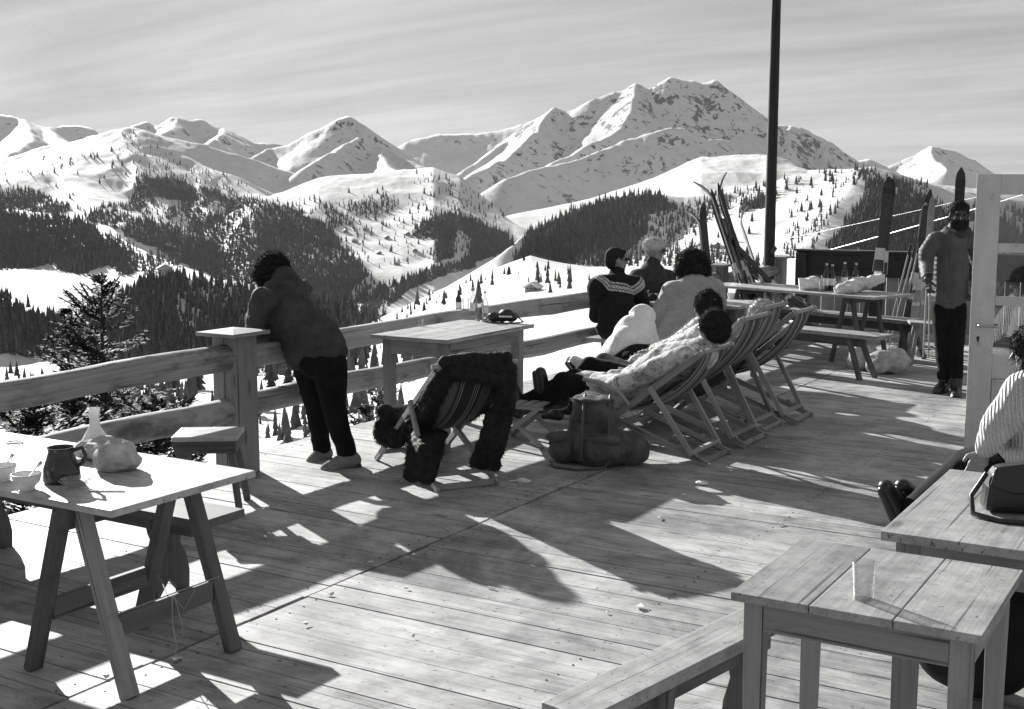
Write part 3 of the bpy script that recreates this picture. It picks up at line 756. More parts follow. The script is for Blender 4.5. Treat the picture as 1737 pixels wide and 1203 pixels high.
scatter([(1330,300),(1480,290),(1440,340),(1330,390)], 12, 1400, 3500, 12, 19, 'small conifer alone on the bright snow slope right of the pole', 'conifers on the slope right of the pole', 1)
scatter([(1100,345),(1300,330),(1290,440),(1100,400)], 26, 1000, 3500, 10, 17, 'small conifer on the open snow behind the leaning skis', 'conifers behind the leaning skis', 2)
scatter([(650,520),(880,440),(1000,470),(1000,500),(700,540)], 20, 500, 1600, 3, 6, 'tiny conifer scattered over the white pasture beyond the centre railing', 'conifers on the pasture beyond the centre railing', 3)
scatter([(440,345),(700,310),(860,360),(700,380),(570,400)], 24, 1800, 4200, 12, 18, 'tiny conifer on the domed snow hill in the middle distance', 'conifers on the domed snow hill', 4)
scatter([(0,290),(200,225),(240,300),(120,340),(0,320)], 24, 2500, 4400, 12, 18, 'tiny conifer on the bright upper slope at the left', 'conifers on the left upper slope', 5)
scatter([(440,600),(640,590),(640,700),(440,700)], 22, 190, 1000, 4, 8, 'conifer in the snow below the railing behind the leaning woman', 'conifers below the railing behind the woman', 6)
scatter([(0,615),(330,630),(350,690),(0,690)], 18, 190, 1000, 4, 8, 'conifer on the snow meadow seen past the left log railing', 'conifers on the meadow past the left railing', 7)
# chalets far off
def chalet(px, py, Y, w, d, h, rz, label, group=None):
    ci, ri, ok = hit_terrain(np.array([float(px)]), np.array([float(py)])); 
    r = int(ri[0]); Yh = YR[r]; x, y = c2w(Yh*(px-868.5)/2118, Yh); z = GZ[r, ci[0]]; k_ = Yh/Y; w *= k_; d *= k_; h *= k_
    o = thing('chalet', label, 'chalet', (x, y, z), YAW+rz, group)
    m = MB(); m.box((0, 0, h/2-.5), (w, d, h+1)); m.prism([(-w/2, h), (w/2, h), (0, h+w*.25)], (0, 0, 0), (1, 0, 0), (0, 0, 1), d); put('wall', m, M_board, o, world=False)
    m = MB()
    for s_ in (-1, 1): m.beam((s_*w*.62, 0, h-w*.06), (0, 0, h+w*.29), d*1.25, .35, up=(0, 0, 1))
    put('roof', m, flat('roof_snow', .7, .7) if 'roof_snow' not in bpy.data.materials else bpy.data.materials['roof_snow'], o, world=False)
    for k in (-.3, 0, .3): m = MB(); m.box((k*w, -d/2-.02, h*.55), (w*.13, .1, h*.25)); put('window', m, M_dark, o, world=False)
chalet(275, 464, 1500, 17, 12, 7, .3, 'dark chalet at the foot of the snowy ridge left of the leaning woman')
chalet(905, 495, 900, 10, 8, 3, -.4, 'lone snow-roofed chalet on the white pasture left of the man in the striped sweater')
chalet(1215, 420, 1500, 9, 9, 4, .5, 'small hut on the slope behind the leaning skis')
for px, py in ((620,392),(655,407),(690,399),(641,432),(703,427),(601,412),(672,450),(725,398),(585,395)):
    chalet(px, py, 2800, 11, 10, 4.5, random.uniform(-.6, .6), 'tiny dark chalet scattered on the sunny snow pastures across the valley', 'chalets on the pastures across the valley')
# ------------------------------------------------------------------ tables, benches, stools
def Lp(o, rz, p):   # local -> world
    return Vector(o)+rotz(rz) @ Vector(p)
class Fr:           # a local frame: q(x, y, z) gives world points
    def __init__(s, o, rz): s.o = Vector(o); s.rz = rz; s.R = rotz(rz)
    def __call__(s, x, y, z): return s.o+s.R @ Vector((x, y, z))
    def v(s, x, y, z): return s.R @ Vector((x, y, z))
def planks(mb, q, x0, x1, y0, y1, z, th, n, along='x', gap=.003, lip=0.):
    """a top of n planks side by side"""
    for i in range(n):
        a, b_ = i/n, (i+1)/n
        if along == 'x':
            c = q((x0+x1)/2, y0+(y1-y0)*(a+b_)/2, z-th/2); mb.box(c, (x1-x0+random.uniform(-.004, .004), (y1-y0)/n-gap, th), q.R, 0)
        else:
            c = q(x0+(x1-x0)*(a+b_)/2, (y0+y1)/2, z-th/2); mb.box(c, ((x1-x0)/n-gap, y1-y0+random.uniform(-.004, .004), th), q.R, 1)
def sawhorse(tb, q, xc, y0, y1, ztop, spread, lw=.062, lt=.045, mleg=None, stretch=True, beam_h=.085):
    """trestle: beam along local y, legs spreading along local x, under the thing tb"""
    tr = put('trestle', (lambda m: (m.beam(q(xc, y0-.05, ztop-beam_h/2), q(xc, y1+.05, ztop-beam_h/2), .06, beam_h), m)[1])(MB()), mleg or M_leg, tb, .005)
    for y in (y0, y1):
        for s in (-1, 1):
            m = MB(); m.beam(q(xc+s*spread, y, 0.), q(xc+s*.028, y+.02*s, ztop-.02), lt, lw, up=q.v(0, 1, 0)); put('leg', m, M_legl if (s > 0 and y == y0 and stretch) else (mleg or M_leg), tr, .005)  # one front leg gets the paler wood, standing in for light on its face
    if stretch:
        for s in (-1, 1):
            f = .36; x = xc+s*(spread*(1-f)+.028*f)
            m = MB(); m.beam(q(x, y0+.03, ztop*f), q(x, y1-.03, ztop*f), .03, .085); put('stretcher', m, mleg or M_leg, tr, .004)
    return tr
# long table on trestles, front left
q = Fr((-3.43, 2.94, 0), 0.)
lt = thing('trestle_table', 'long sunlit plank table on sawhorse trestles laid with bread, jug and bowls, front left', 'table', q.o)
m = MB(); planks(m, q, -2.9, 0, 0, .75, .72, .028, 3); put('tabletop', m, M_tablew, lt, .004)
sawhorse(lt, q, -.28, .06, .60, .692, .27)
sawhorse(lt, q, -2.3, .06, .60, .692, .27)
# string tied round the trestle's near stretcher
pts = [q(-.10, .02, .27), q(-.08, .2, .285), q(-.08, .33, .285), q(-.09, .45, .275), q(-.10, .60, .26)]
M_string = flat('pale_string', .32, .9, .1)
sr = thing('string', 'pale string tied around the stretcher of the front left trestle, ends dangling', 'string', q(-.08, .33, .28))
m = MB(); m.tube([q(-.485, .62, .27), q(-.3, .5, .272), q(-.085, .33, .298)], .002, 5); m.tube([q(-.085, .03, .298), q(-.085, .33, .300), q(-.085, .61, .298)], .0025, 5)
m.tube([q(-.06, .33, .30), q(-.055, .32, .2), q(-.05, .335, .1), q(-.06, .33, .06)], .002, 5); m.tube([q(-.06, .34, .30), q(-.045, .36, .18), q(-.05, .37, .12), q(-.06, .345, .14)], .002, 5); m.tube([q(-.062, .33, .3), q(-.062, .39, .23), q(-.062, .45, .29)], .002, 5)
put('cord', m, M_string, sr)
# bench behind it, with cut-out board ends
def board_end(w, h):
    w2 = w/2
    prof = [(w2*.95, 0), (w2*.98, h*.22), (w2*.86, h*.42), (w2*.56, h*.62), (w2*.78, h*.80), (w2*.92, h)]
    r = [(w2*.45, 0), (w2*.02, h*.16)]
    return [(-w2*.45, 0)]+[(-x, z) for x, z in prof]+[(x, z) for x, z in reversed(prof)]+[(w2*.45, 0), (0, h*.18)]
def plank_bench(name, label, o, rz, L, w, h, ends, mt=M_table, group=None):
    q = Fr(o, rz); b = thing(name, label, 'bench', o, rz, group)
    m = MB(); m.box(q(L/2, 0, h-.02), (L, w, .04), q.R, 0); put('seat', m, mt, b, .005)
    m = MB(); m.box(q(L/2, 0, h-.085), (L*.82, .03, .085), q.R, 0); put('rail', m, M_leg, b, .004)
    for e in ends:
        m = MB(); m.prism(board_end(w*.98, h-.041), q(e, 0, 0), q.v(0, 1, 0), (0, 0, 1), .032); put('end_board', m, M_leg, b, .004)
    return b
plank_bench('plank_bench', 'plank bench with cut-out board ends in shade behind the long front left table', (-6., 3.93, 0), 0., 2.15, .26, .42, (.5, 1.78), M_leg)
# stool by the post
sq = Fr((-5.18, 5.18, 0), math.radians(35)); st = thing('stool', 'low square wooden stool against the big railing post', 'stool', sq.o, sq.rz)
m = MB(); m.box(sq(0, 0, .436), (.37, .31, .028), sq.R); put('seat', m, M_tablew, st, .004)
m = MB()
for s in (-1, 1): m.box(sq(0, s*.135, .385), (.35, .02, .072), sq.R); m.box(sq(s*.165, 0, .385), (.02, .25, .072), sq.R)
put('apron', m, M_leg, st, .003)
for sx in (-1, 1):
    for sy in (-1, 1):
        m = MB(); m.beam(sq(sx*.19, sy*.155, 0), sq(sx*.135, sy*.105, .42), .042, .036, up=sq.v(1, 0, 0)); put('leg', m, M_leg, st, .004)
# four legged tables
def leg_table(label, o, rz, L, W, h, lw=.07, apron=.11, mt=M_table, ml=M_leg, ov=.05, n=3, taper=.85, stretch=False, group=None, along='y', thick=.028):
    q = Fr(o, rz); t_ = thing('wooden_table', label, 'table', o, rz, group)
    m = MB(); planks(m, q, 0, W, 0, L, h, thick, n, along, .0025); put('tabletop', m, mt, t_, .003)
    z1 = h-thick
    for x in (ov, W-ov-lw):
        for y in (ov, L-ov-lw):
            m = MB(); c = (x+lw/2, y+lw/2); a = lw/2; k = taper
            vs = [q(c[0]+sx*a*k, c[1]+sy*a*k, 0) for sx, sy in ((-1,-1),(1,-1),(1,1),(-1,1))]+[q(c[0]+sx*a, c[1]+sy*a, z) for z in (z1-apron-.02, z1-.002) for sx, sy in ((-1,-1),(1,-1),(1,1),(-1,1))]
            gs = [(v.z+x*9, v.x, v.y+y*7) for v in vs]
            m.add(vs, [(3,2,1,0)]+[(j*4+i, j*4+(i+1) % 4, j*4+4+(i+1) % 4, j*4+4+i) for j in (0, 1) for i in range(4)]+[(8,9,10,11)], gs)
            put('leg', m, ml, t_, .003)
    m = MB()
    for x in (ov+.012, W-ov-.012): m.box(q(x, L/2, z1-apron/2), (.02, L-2*ov-2*lw-.001, apron), q.R)
    for y in (ov+.012, L-ov-.012): m.box(q(W/2, y, z1-apron/2), (W-2*ov-2*lw-.001, .02, apron), q.R)
    put('apron', m, ml, t_, .002)
    if stretch:
        m = MB()
        for x in (ov+lw/2, W-ov-lw/2): m.box(q(x, L/2, .16), (.03, L-2*ov-lw, .05), q.R)
        put('stretcher', m, ml, t_, .003)
    return q
# table at the rail, centre
qc = leg_table('square-legged pine table at the railing with a glass, bottles and a black case', (-5.43, 7.06, 0), 0, 1.2, .67, .82, .072, .11, M_tablew, M_legl, .06, 4)
# the two tables front right and their bench
q1 = leg_table('square wooden table with one empty glass at the front right', (-1.185, 3.14, 0), 0, .63, .665, .75, .055, .085, M_table, M_legl, .03, 3, .8, along='y', thick=.024)
m = MB()
for x in (.03, .58): pass
q2 = leg_table('bigger plank table with a handbag, behind the square table at the front right', (-.955, 3.83, 0), 0, 1.02, 1.5, .79, .075, .11, M_table, M_legl, .04, 3, .9, along='y', thick=.03)
plank_bench('plank_bench', 'long low plank bench with a shaped board end under the front right table', (-1.53, 2.82, 0), math.radians(79), 1.18, .165, .45, (.42, .93), M_table)
# far long table and benches
def gtable(label, a, b_, w, h, mt):
    """trestle table from point a to b"""
    a = Vector(a); d = Vector(b_)-a; rz = math.atan2(d.y, d.x); q = Fr(a, rz); L = d.length
    t_ = thing('trestle_table', label, 'table', a, rz)
    m = MB(); planks(m, q, 0, L, -w/2, w/2, h, .028, 3); put('tabletop', m, mt, t_, .003)
    for x in (.45, L-.42): sawhorse(t_, q, x, -w*.30, w*.30, h-.029, .2, .05, .035, M_leg, False, .07)
    return q, L
qf, Lf = gtable('long narrow trestle table with bottles and crumpled paper before the board fence', (-5.45, 14.0, 0), (-3.235, 13.2, 0), .72, .75, M_tablew)
def abench(label, a, b_, w, h, mt):
    a = Vector(a); d = Vector(b_)-a; rz = math.atan2(d.y, d.x); q = Fr(a, rz); L = d.length
    t_ = thing('plank_bench', label, 'bench', a, rz)
    m = MB(); m.box(q(L/2, 0, h-.02), (L, w, .04), q.R, 0); put('seat', m, mt, t_, .004)
    for x in (.3, L-.32):
        for s in (-1, 1):
            m = MB(); m.beam(q(x+.14, s*w*.45, 0), q(x-.03, s*w*.32, h-.04), .04, .05, up=q.v(0, 1, 0)); put('leg', m, M_leg, t_, .003)
    m = MB(); m.box(q(L/2, 0, h-.09), (L*.8, .03, .10), q.R, 0); put('rail', m, M_leg, t_, .003)
    return q
abench('plank bench on the near side of the far trestle table', (-5.1, 12.75, 0), (-3.04, 12.1, 0), .30, .45, M_table)
abench('plank bench on the far side of the trestle table, by the board fence', (-5.6, 14.75, 0), (-2.95, 13.75, 0), .32, .44, M_table)
abench('bench the striped sweater man and the woman in the pale coat sit on', (-5.46, 10.62, 0), (-3.95, 10.55, 0), .32, .45, M_table)
qs = leg_table('small wooden table the seated group leans on, mostly hidden behind the pale coat', (-5.5, 11.05, 0), 0, .75, 1.35, .76, .06, .1, M_tablew, M_leg, .05, 3, along='x')
# chair by the far bench
qk = Fr((-2.95, 13.55, 0), math.radians(20)); ck = thing('wooden_chair', 'plain wooden chair with a tilted back board beside the standing man', 'chair', qk.o, qk.rz)
m = MB(); m.box(qk(0, 0, .44), (.40, .38, .03), qk.R); put('seat', m, M_legl, ck, .004)
m = MB(); m.prism([(-.11, 0), (.11, 0), (.17, .30), (.10, .38), (-.10, .38), (-.17, .30)], qk(.19, 0, .455), qk.v(0, 1, 0), qk.v(.30, 0, 1).normalized(), .022); put('backrest', m, M_legl, ck, .004)
for sx in (-1, 1):
    for sy in (-1, 1):
        m = MB(); m.beam(qk(sx*.19, sy*.17, 0), qk(sx*.13, sy*.12, .43), .035, .035, up=qk.v(1, 0, 0)); put('leg', m, M_legl, ck, .003)
# ------------------------------------------------------------------ door
ang = math.atan2(.16, .98); qd = Fr((-1.62, 8.66, 0), ang)
M_paint, t, b = mat('old_white_paint')
p = t.new('ShaderNodeTexCoord').outputs['Object']; n1_ = t.noise(t.mapping(p, (3, 3, 1.2)), 2.5, 6., .6); n2_ = t.noise(p, 16., 4., .65)
c = t.math('MULTIPLY', t.ramp(n1_, [(.3, .48), (.7, .62)]), t.ramp(n2_, [(.28, .72), (.4, 1.)])); setc(t, b, c, .4, n2_, .15, .003, .5)
dr = thing('door', 'white painted half-glazed door standing open on the deck', 'door', qd.o, ang)
W_, H_ = .86, 1.955; sw = .15
m = MB()
m.box(qd(sw/2, 0, H_/2+.005), (sw, .042, H_-.01), qd.R, 2); m.box(qd(W_-sw/2, 0, H_/2+.005), (sw, .042, H_-.01), qd.R, 2)
zs = [(.01, .22), (.66, .84), (1.09, 1.145), (1.46, 1.515), (1.85, H_-.002)]
zs = [(.01, .2), (.60, .76), (1.09, 1.15), (1.44, 1.50), (1.82, H_-.002)]
for a, b_ in zs: m.box(qd(W_/2, 0, (a+b_)/2), (W_-2*sw-.001, .040, b_-a), qd.R, 0)
put('frame', m, M_paint, dr, .004)
m = MB(); m.box(qd(W_/2, .003, .4), (W_-2*sw, .016, .4), qd.R); put('panel', m, M_paint, dr, .003)
m = MB()
for x in (sw+.012, W_-sw-.012): m.box(qd(x, -.008, .4), (.014, .018, .39), qd.R)
for z in (.212, .588): m.box(qd(W_/2, -.008, z), (W_-2*sw-.05, .018, .014), qd.R)
put('moulding', m, M_paint, dr, .003)
M_pane, t, b = mat('door_pane_glass')
nn_ = t.noise(t.new('ShaderNodeTexCoord').outputs['Object'], 2., 3.)
gl = t.new('ShaderNodeBsdfGlossy', {'Roughness': .02}); tr_ = t.new('ShaderNodeBsdfTransparent'); fr = t.new('ShaderNodeFresnel', {'IOR': 1.5})
mx = t.new('ShaderNodeMixShader', {0: t.math('MULTIPLY_ADD', nn_, .04, t.math('MULTIPLY', fr.outputs[0], 1.6)), 1: tr_.outputs[0], 2: gl.outputs[0]})
tr_.inputs[0].default_value = (.8, .8, .8, 1); gl.inputs[0].default_value = (.9, .9, .9, 1)
t.l.new(mx.outputs[0], [n for n in M_pane.node_tree.nodes if n.type == 'OUTPUT_MATERIAL'][0].inputs[0])
for a, b_ in ((.76, 1.09), (1.15, 1.44), (1.50, 1.82)):
    m = MB(); m.box(qd(W_/2, 0, (a+b_)/2), (W_-2*sw, .004, b_-a), qd.R); put('pane', m, M_pane, dr)
hd = MB(); hd.tube([qd(.055, -.02, .955), qd(.055, -.06, .955), qd(.07, -.068, .955), qd(.17, -.066, .953)], .008, 10); hd.lathe([(0, .0), (.016, .0), (.016, .006)], qd(.055, -.03, .955))
put('handle', hd, M_metal, dr)
m = MB(); m.lathe([(0, -.012), (.011, -.008), (.011, .008), (0, .012)], qd(.055, -.017, .87), 12); m.beam(qd(.055, -.019, .866), qd(.055, -.019, .846), .012, .012); put('keyhole', m, M_dark, dr)
# ------------------------------------------------------------------ deck chairs
def canvas_mat(name, base, stripes, lightk=1.):
    m, t, b = mat(name)
    gv = t.new('ShaderNodeAttribute', attribute_name='gr').outputs['Vector']; sx = t.new('ShaderNodeSeparateXYZ', {0: gv}).outputs[0]
    c = t.ramp(sx, stripes, 'CONSTANT'); n = t.noise(t.mapping(gv, (260, 260, 260)), 1., 3.)
    c = t.math('MULTIPLY', c, t.ramp(n, [(.3, .75), (.7, 1.2)])); setc(t, b, c, .9, n, .2, .003, .1)
    # sunlight glows faintly through the cloth
    tl = t.new('ShaderNodeBsdfTranslucent', {0: c}); mx = t.new('ShaderNodeMixShader', {0: .22*lightk, 1: b.outputs[0], 2: tl.outputs[0]})
    t.l.new(mx.outputs[0], [n_ for n_ in m.node_tree.nodes if n_.type == 'OUTPUT_MATERIAL'][0].inputs[0]); return m
STR = [(0., .10), (.09, .30), (.14, .08), (.3, .16), (.42, .35), (.46, .07), (.5, .30), (.53, .09), (.68, .2), (.82, .36), (.86, .08), (.93, .22)]
M_can1 = canvas_mat('striped_canvas_grey', .2, [(p_, min(.6, v*1.25)) for p_, v in STR])
M_can2 = canvas_mat('striped_canvas_mid', .2, [(p_, v*.9) for p_, v in [(0., .12), (.12, .34), (.2, .16), (.36, .1), (.5, .36), (.6, .12), (.75, .22), (.88, .36), (.94, .1)]])
M_can3 = canvas_mat('striped_canvas_dark', .2, [(0, .045), (.12, .12), (.30, .03), (.33, .04), (.345, .35), (.36, .04), (.385, .3), (.395, .05), (.42, .34), (.43, .05), (.58, .04), (.62, .3), (.635, .05), (.66, .25), (.67, .05), (.72, .13), (.88, .05)], .15)
def deck_chair(label, y0, y1, x0, hz, canvas, sag=.25, rz=math.pi, group=None, o=None, W=None, arms=False, hf=.02):
    """local x = the way the sitter faces, y across, z up; back foot at x=0"""
    if o is None: W = y1-y0; o = (x0, (y0+y1)/2, 0)
    q = Fr(o, rz); h = W/2
    t_ = thing('deck_chair', label, 'deck chair', o, rz, group)
    A0, A1 = Vector((hf, 0, hz)), Vector((1.02, 0, .015)); B0, B1 = Vector((0, 0, .02)), Vector((.98, 0, .37))
    def P(v, y): return q(v.x, y, v.z)
    w, th = .042, .024
    m = MB()
    for s in (-1, 1): m.beam(P(A0, s*h), P(A1, s*h), th, w, ext=.02)
    m.tube([P(A0, -h-.05), P(A0, h+.05)], .017, 10); m.beam(P(A1.lerp(A0, .08), -h), P(A1.lerp(A0, .08), h), .02, .03)
    put('back_frame', m, M_slat, t_, .003)
    m = MB(); hi = h-.032
    for s in (-1, 1):
        m.beam(P(B0, s*hi), P(B1, s*hi), th, w, ext=.02)
        for k in (.06, .12, .18): m.beam(P(B0.lerp(B1, k)+Vector((0, 0, .026)), s*hi), P(B0.lerp(B1, k+.028)+Vector((0, 0, .032)), s*hi), th, .016)
    m.tube([P(B1, -hi-.03), P(B1, hi+.03)], .015, 10); m.beam(P(B0.lerp(B1, .015), -hi), P(B0.lerp(B1, .015), hi), .022, .035)
    put('seat_frame', m, M_slat, t_, .003)
    C0 = A0.lerp(A1, .36); C1 = B0.lerp(B1, .1)+Vector((0, 0, .03)); m = MB(); hp = h+.028
    for s in (-1, 1): m.beam(P(C0, s*hp), P(C1, s*(h-.004)), th*.9, w*.9, ext=.02)
    m.beam(P(C1, -h), P(C1, h), .035, .024); put('prop', m, M_slat, t_, .003)
    if arms:
        for s in (-1, 1):
            m = MB(); pts = [A0.lerp(A1, .52)+Vector((0, 0, .0)), A0.lerp(A1, .50)+Vector((.10, 0, .07)), A0.lerp(A1, .5)+Vector((.24, 0, .12)), A0.lerp(A1, .5)+Vector((.38, 0, .14))]
            m.tube([P(v, s*(h+.03)) for v in pts], [.014, .017, .019, .017], 8); put('armrest', m, M_slat, t_)
    # canvas slung from the head bar to the front bar
    n, k = 30, 17; rows = []; gs = []
    D = B1-A0
    for i in range(n+1):
        u = i/n; base = A0.lerp(B1, u); r = []; g_ = []
        nrm = Vector((D.z, 0, -D.x)).normalized(); 
        if nrm.z > 0: nrm = -nrm
        for j in range(k+1):
            v = j/k; s_ = 4*u*(1-u); sg = sag*(s_**.8)*(.86+.14*math.sin(math.pi*v))
            p = base+nrm*sg; r.append(q(p.x, (v-.5)*(W-.075), p.z)); g_.append((v, u, 0))
        rows.append(r); gs.append(g_)
    m = MB(); m.grid(rows, True, gs); m2 = put('canvas', m, canvas, t_)
    so = m2.modifiers.new('thick', 'SOLIDIFY'); so.thickness = .004
    return q, A0, B1, sag
GR = 'deck chairs in the row'
qA = deck_chair('nearest deck chair of the row, its sitter wrapped in a pale patterned cover', 7.66, 8.16, -3.10, .775, M_can1, .24, arms=True, group=GR)
qB = deck_chair('second deck chair of the row, in front of the round dark head', 8.36, 8.86, -3.08, .935, M_can2, .24, group=GR)
qC = deck_chair('third deck chair of the row, squeezed in left of the rightmost one', 8.93, 9.41, -3.14, .965, M_can1, .25, group=GR)
qD = deck_chair('rightmost deck chair of the row, nearest the long trestle table', 9.43, 9.9, -3.06, .895, M_can2, .25, group=GR)
fa = math.atan2(.55, -.83)
qF = deck_chair('dark striped deck chair draped with a fur coat, beside the leaning woman', 0, 0, 0, .80, M_can3, .27, fa, o=(-4.13, 6.33, 0), W=.47, hf=-.13)
# folding foot stool
qt = Fr((-4.55, 7.78, 0), math.radians(8)); ft = thing('folding_stool', 'folding slatted stool under the boots of the reclining sitter', 'stool', qt.o, qt.rz)
m = MB()
for i in range(5): m.box(qt(-.17+.085*i, 0, .315), (.06, .44, .014), qt.R)
put('seat', m, M_slat, ft, .002)
m = MB(); m.box(qt(0, -.2, .298), (.42, .022, .034), qt.R); put('rail', m, M_slat, ft, .002); m = MB(); m.box(qt(0, .2, .298), (.42, .022, .034), qt.R); put('rail', m, M_slat, ft, .002)
for s in (-1, 1):
    for y in (-.17, .17):
        m = MB(); m.beam(qt(-s*.17, y*1.1+.012*s, .29), qt(s*.2, y*1.1+.012*s, 0), .02, .034); put('leg', m, M_slat, ft, .002)
m = MB(); m.beam(qt(-.16, -.185, .06), qt(-.16, .185, .06), .016, .022); put('crossbar', m, M_slat, ft, .002)
# ------------------------------------------------------------------ things on the tables
TZ = .72
def at_t(px, py, z=TZ): return at(px, py, z)
M_bread = cloth('crumpled_paper', .42, .8, 30, .5, .25); M_bowl = M_china; M_jug = flat('brown_glazed_clay', .03, .2, .5); M_silver = flat('steel_cutlery', .6, .25, .5, 1.)
def tumbler(label, p, h=.11, r=.034, group=None, m_=None):
    m = MB(); w = .0022
    m.lathe([(0, .0), (r*.80, 0), (r*.84, .004), (r, h), (r-w, h), (r*.84-w, .010), (0, .009)], p, 28); o = put('drinking_glass', m, m_ or M_glass); o.location = (0, 0, 0)
    return tag(o, label, 'glass', group)
def bottle(label, p, h, r, m_, group=None, cap_=True, fill=None):
    o = thing('bottle', label, 'bottle', p, 0, group); m = MB()
    m.lathe([(0, 0), (r, .002), (r, h*.55), (r*.9, h*.63), (r*.42, h*.76), (r*.36, h*.95), (r*.42, h*.955), (r*.42, h*.985), (r*.3, h*.99), (0, h*.99)], p, 20); put('body', m, m_, o)
    m = MB(); m.lathe([(r*1.01, h*.2), (r*1.02, h*.2), (r*1.02, h*.46), (r*1.01, h*.46)], p, 20); put('paper_label', m, M_china, o)
    if cap_: m = MB(); m.lathe([(0, h*.995), (r*.44, h*.995), (r*.45, h*.94), (r*.40, h*.93)], p, 14); put('cap', m, M_metal, o)
    return o
def bowl(label, p, r=.062, spoon=0.):
    o = thing('bowl', label, 'bowl', p); m = MB()
    m.lathe([(0, .006), (r*.42, .006), (r*.45, 0), (r*.52, 0), (r*.55, .012), (r*.86, r*.55), (r, r*1.08), (r*.965, r*1.08), (r*.8, r*.5), (r*.4, .018), (0, .016)], p, 32); put('vessel', m, M_china, o)
    m = MB(); m.lathe([(r*1.004, r*1.05), (r*1.004, r*1.085), (r*.96, r*1.09), (r*.955, r*1.05)], p, 32); put('rim_band', m, flat('dark_rim_glaze', .05, .3) if 'dark_rim_glaze' not in bpy.data.materials else bpy.data.materials['dark_rim_glaze'], o)
    m = MB(); d = Vector((math.cos(spoon), math.sin(spoon), 0)); a = Vector(p)+d*(-r*.3)+Z3*.02; b_ = Vector(p)+d*(r*1.05)+Z3*(r*1.9)
    m.beam(a, b_, .007, .003); m.tube([b_-(b_-a).normalized()*.03, b_], [.004, .008], 8); put('spoon', m, M_silver, o); return o
bowl('white bowl with dark rim and a spoon, wholly in view on the front left table', at_t(46, 830), .056, math.radians(30))
bowl('white bowl with dark rim cut by the left edge of the picture', at_t(4, 815), .056, math.radians(10))
# dark jug
p = at_t(105, 817); jg = thing('jug', 'dark brown pottery jug beside the wrapped bread', 'jug', p)
m = MB(); m.lathe([(0, .0), (.066, 0), (.072, .012), (.068, .06), (.052, .105), (.047, .125), (.052, .138), (.048, .138), (.043, .125), (.048, .1), (.06, .05), (.06, .012), (0, .01)], p, 28); put('vessel', m, M_jug, jg)
d = Vector((.857, .515, 0)); m = MB(); m.tube([p+d*.046+Z3*.125, p+d*.085+Z3*.135, p+d*.097+Z3*.105, p+d*.085+Z3*.075, p+d*.062+Z3*.06], .0085, 10); put('handle', m, M_jug, jg)
# glass dish
p = at_t(128, 828); m = MB(); prof = [(0, .004), (.03, 0), (.036, .004), (.05, .02), (.062, .034), (.060, .036), (.046, .022), (.03, .010), (0, .009)]
m.lathe(prof, p, 40); o = put('glass_dish', m, M_glass); tag(o, 'small pressed-glass dish in front of the dark jug', 'dish')
p = at_t(172, 835); m = MB(); m.beam(p+Vector((-.05, -.02, .003)), p+Vector((.07, .05, .003)), .012, .003); tag(put('knife', m, M_silver), 'knife lying beside the glass dish on the front left table', 'knife')
p = at_t(25, 752); m = MB(); m.tube([p+Vector((.035*math.cos(a*.3), .03*math.sin(a*.3), .005)) for a in range(22)], .004, 6); tag(put('glass_ring', m, M_metal), 'small flat ring-shaped ashtray far back on the front left table', 'ashtray')
# carafe
M_carafe = glass('frosted_carafe_glass', .92, .3); M_carafe.node_tree.nodes['Principled BSDF'].inputs['Transmission Weight'].default_value = .45
p = at_t(163, 772); m = MB(); m.lathe([(0, 0), (.05, 0), (.068, .02), (.066, .05), (.045, .09), (.024, .125), (.020, .155), (.026, .205), (.0245, .206), (.0182, .155), (.022, .126), (.043, .09), (.062, .05), (.063, .02), (.045, .006), (0, .006)], p, 32)
tag(put('carafe', m, M_carafe), 'flared glass carafe standing among the wrapped bread', 'carafe')
def crumple(name, label, cat, p, rx, ry, rz_, m_, rot=0., amp=.03, seed=0, fr=9., flatb=True, sub=3, group=None):
    bm = bmesh.new(); bmesh.ops.create_icosphere(bm, subdivisions=sub, radius=1.); R = rotz(rot)
    for v in bm.verts:
        c = v.co.copy(); n_ = c.normalized()
        w = Vector((c.x*rx, c.y*ry, c.z*rz_)); q_ = w*fr+Vector((seed*7.3, seed, 0))
        d1 = mnoise.voronoi(q_*.9+mnoise.noise_vector(q_*.7)*.5)[0]; d2 = mnoise.voronoi(q_*2.1+mnoise.noise_vector(q_)*.4)[0]; dd = (d1[0]*1.1-.5)+.55*(d2[0]-.4)-.5*max(0, .12-(d1[1]-d1[0]))/.12*.5
        w = w+n_*amp*dd
        if flatb: w.z = max(w.z, -rz_*.72)
        v.co = Vector(p)+R @ w+Z3*rz_*.72
    me = bpy.data.meshes.new(name); bm.to_mesh(me); bm.free(); me.polygons.foreach_set('use_smooth', [sub > 4]*len(me.polygons))
    return tag(put(name, me, m_), label, cat, group)
crumple('wrapped_loaf', 'round loaf wrapped in grey crumpled paper at the front of the bread pile', 'bread', at_t(198, 798), .09, .075, .068, M_bread, .6, .034, 1, 15.)
crumple('paper_bundle', 'ragged heap of pale paper wrapping around the carafe', 'paper', at_t(172, 778), .11, .085, .05, M_bread, .5, .04, 3, 13.)
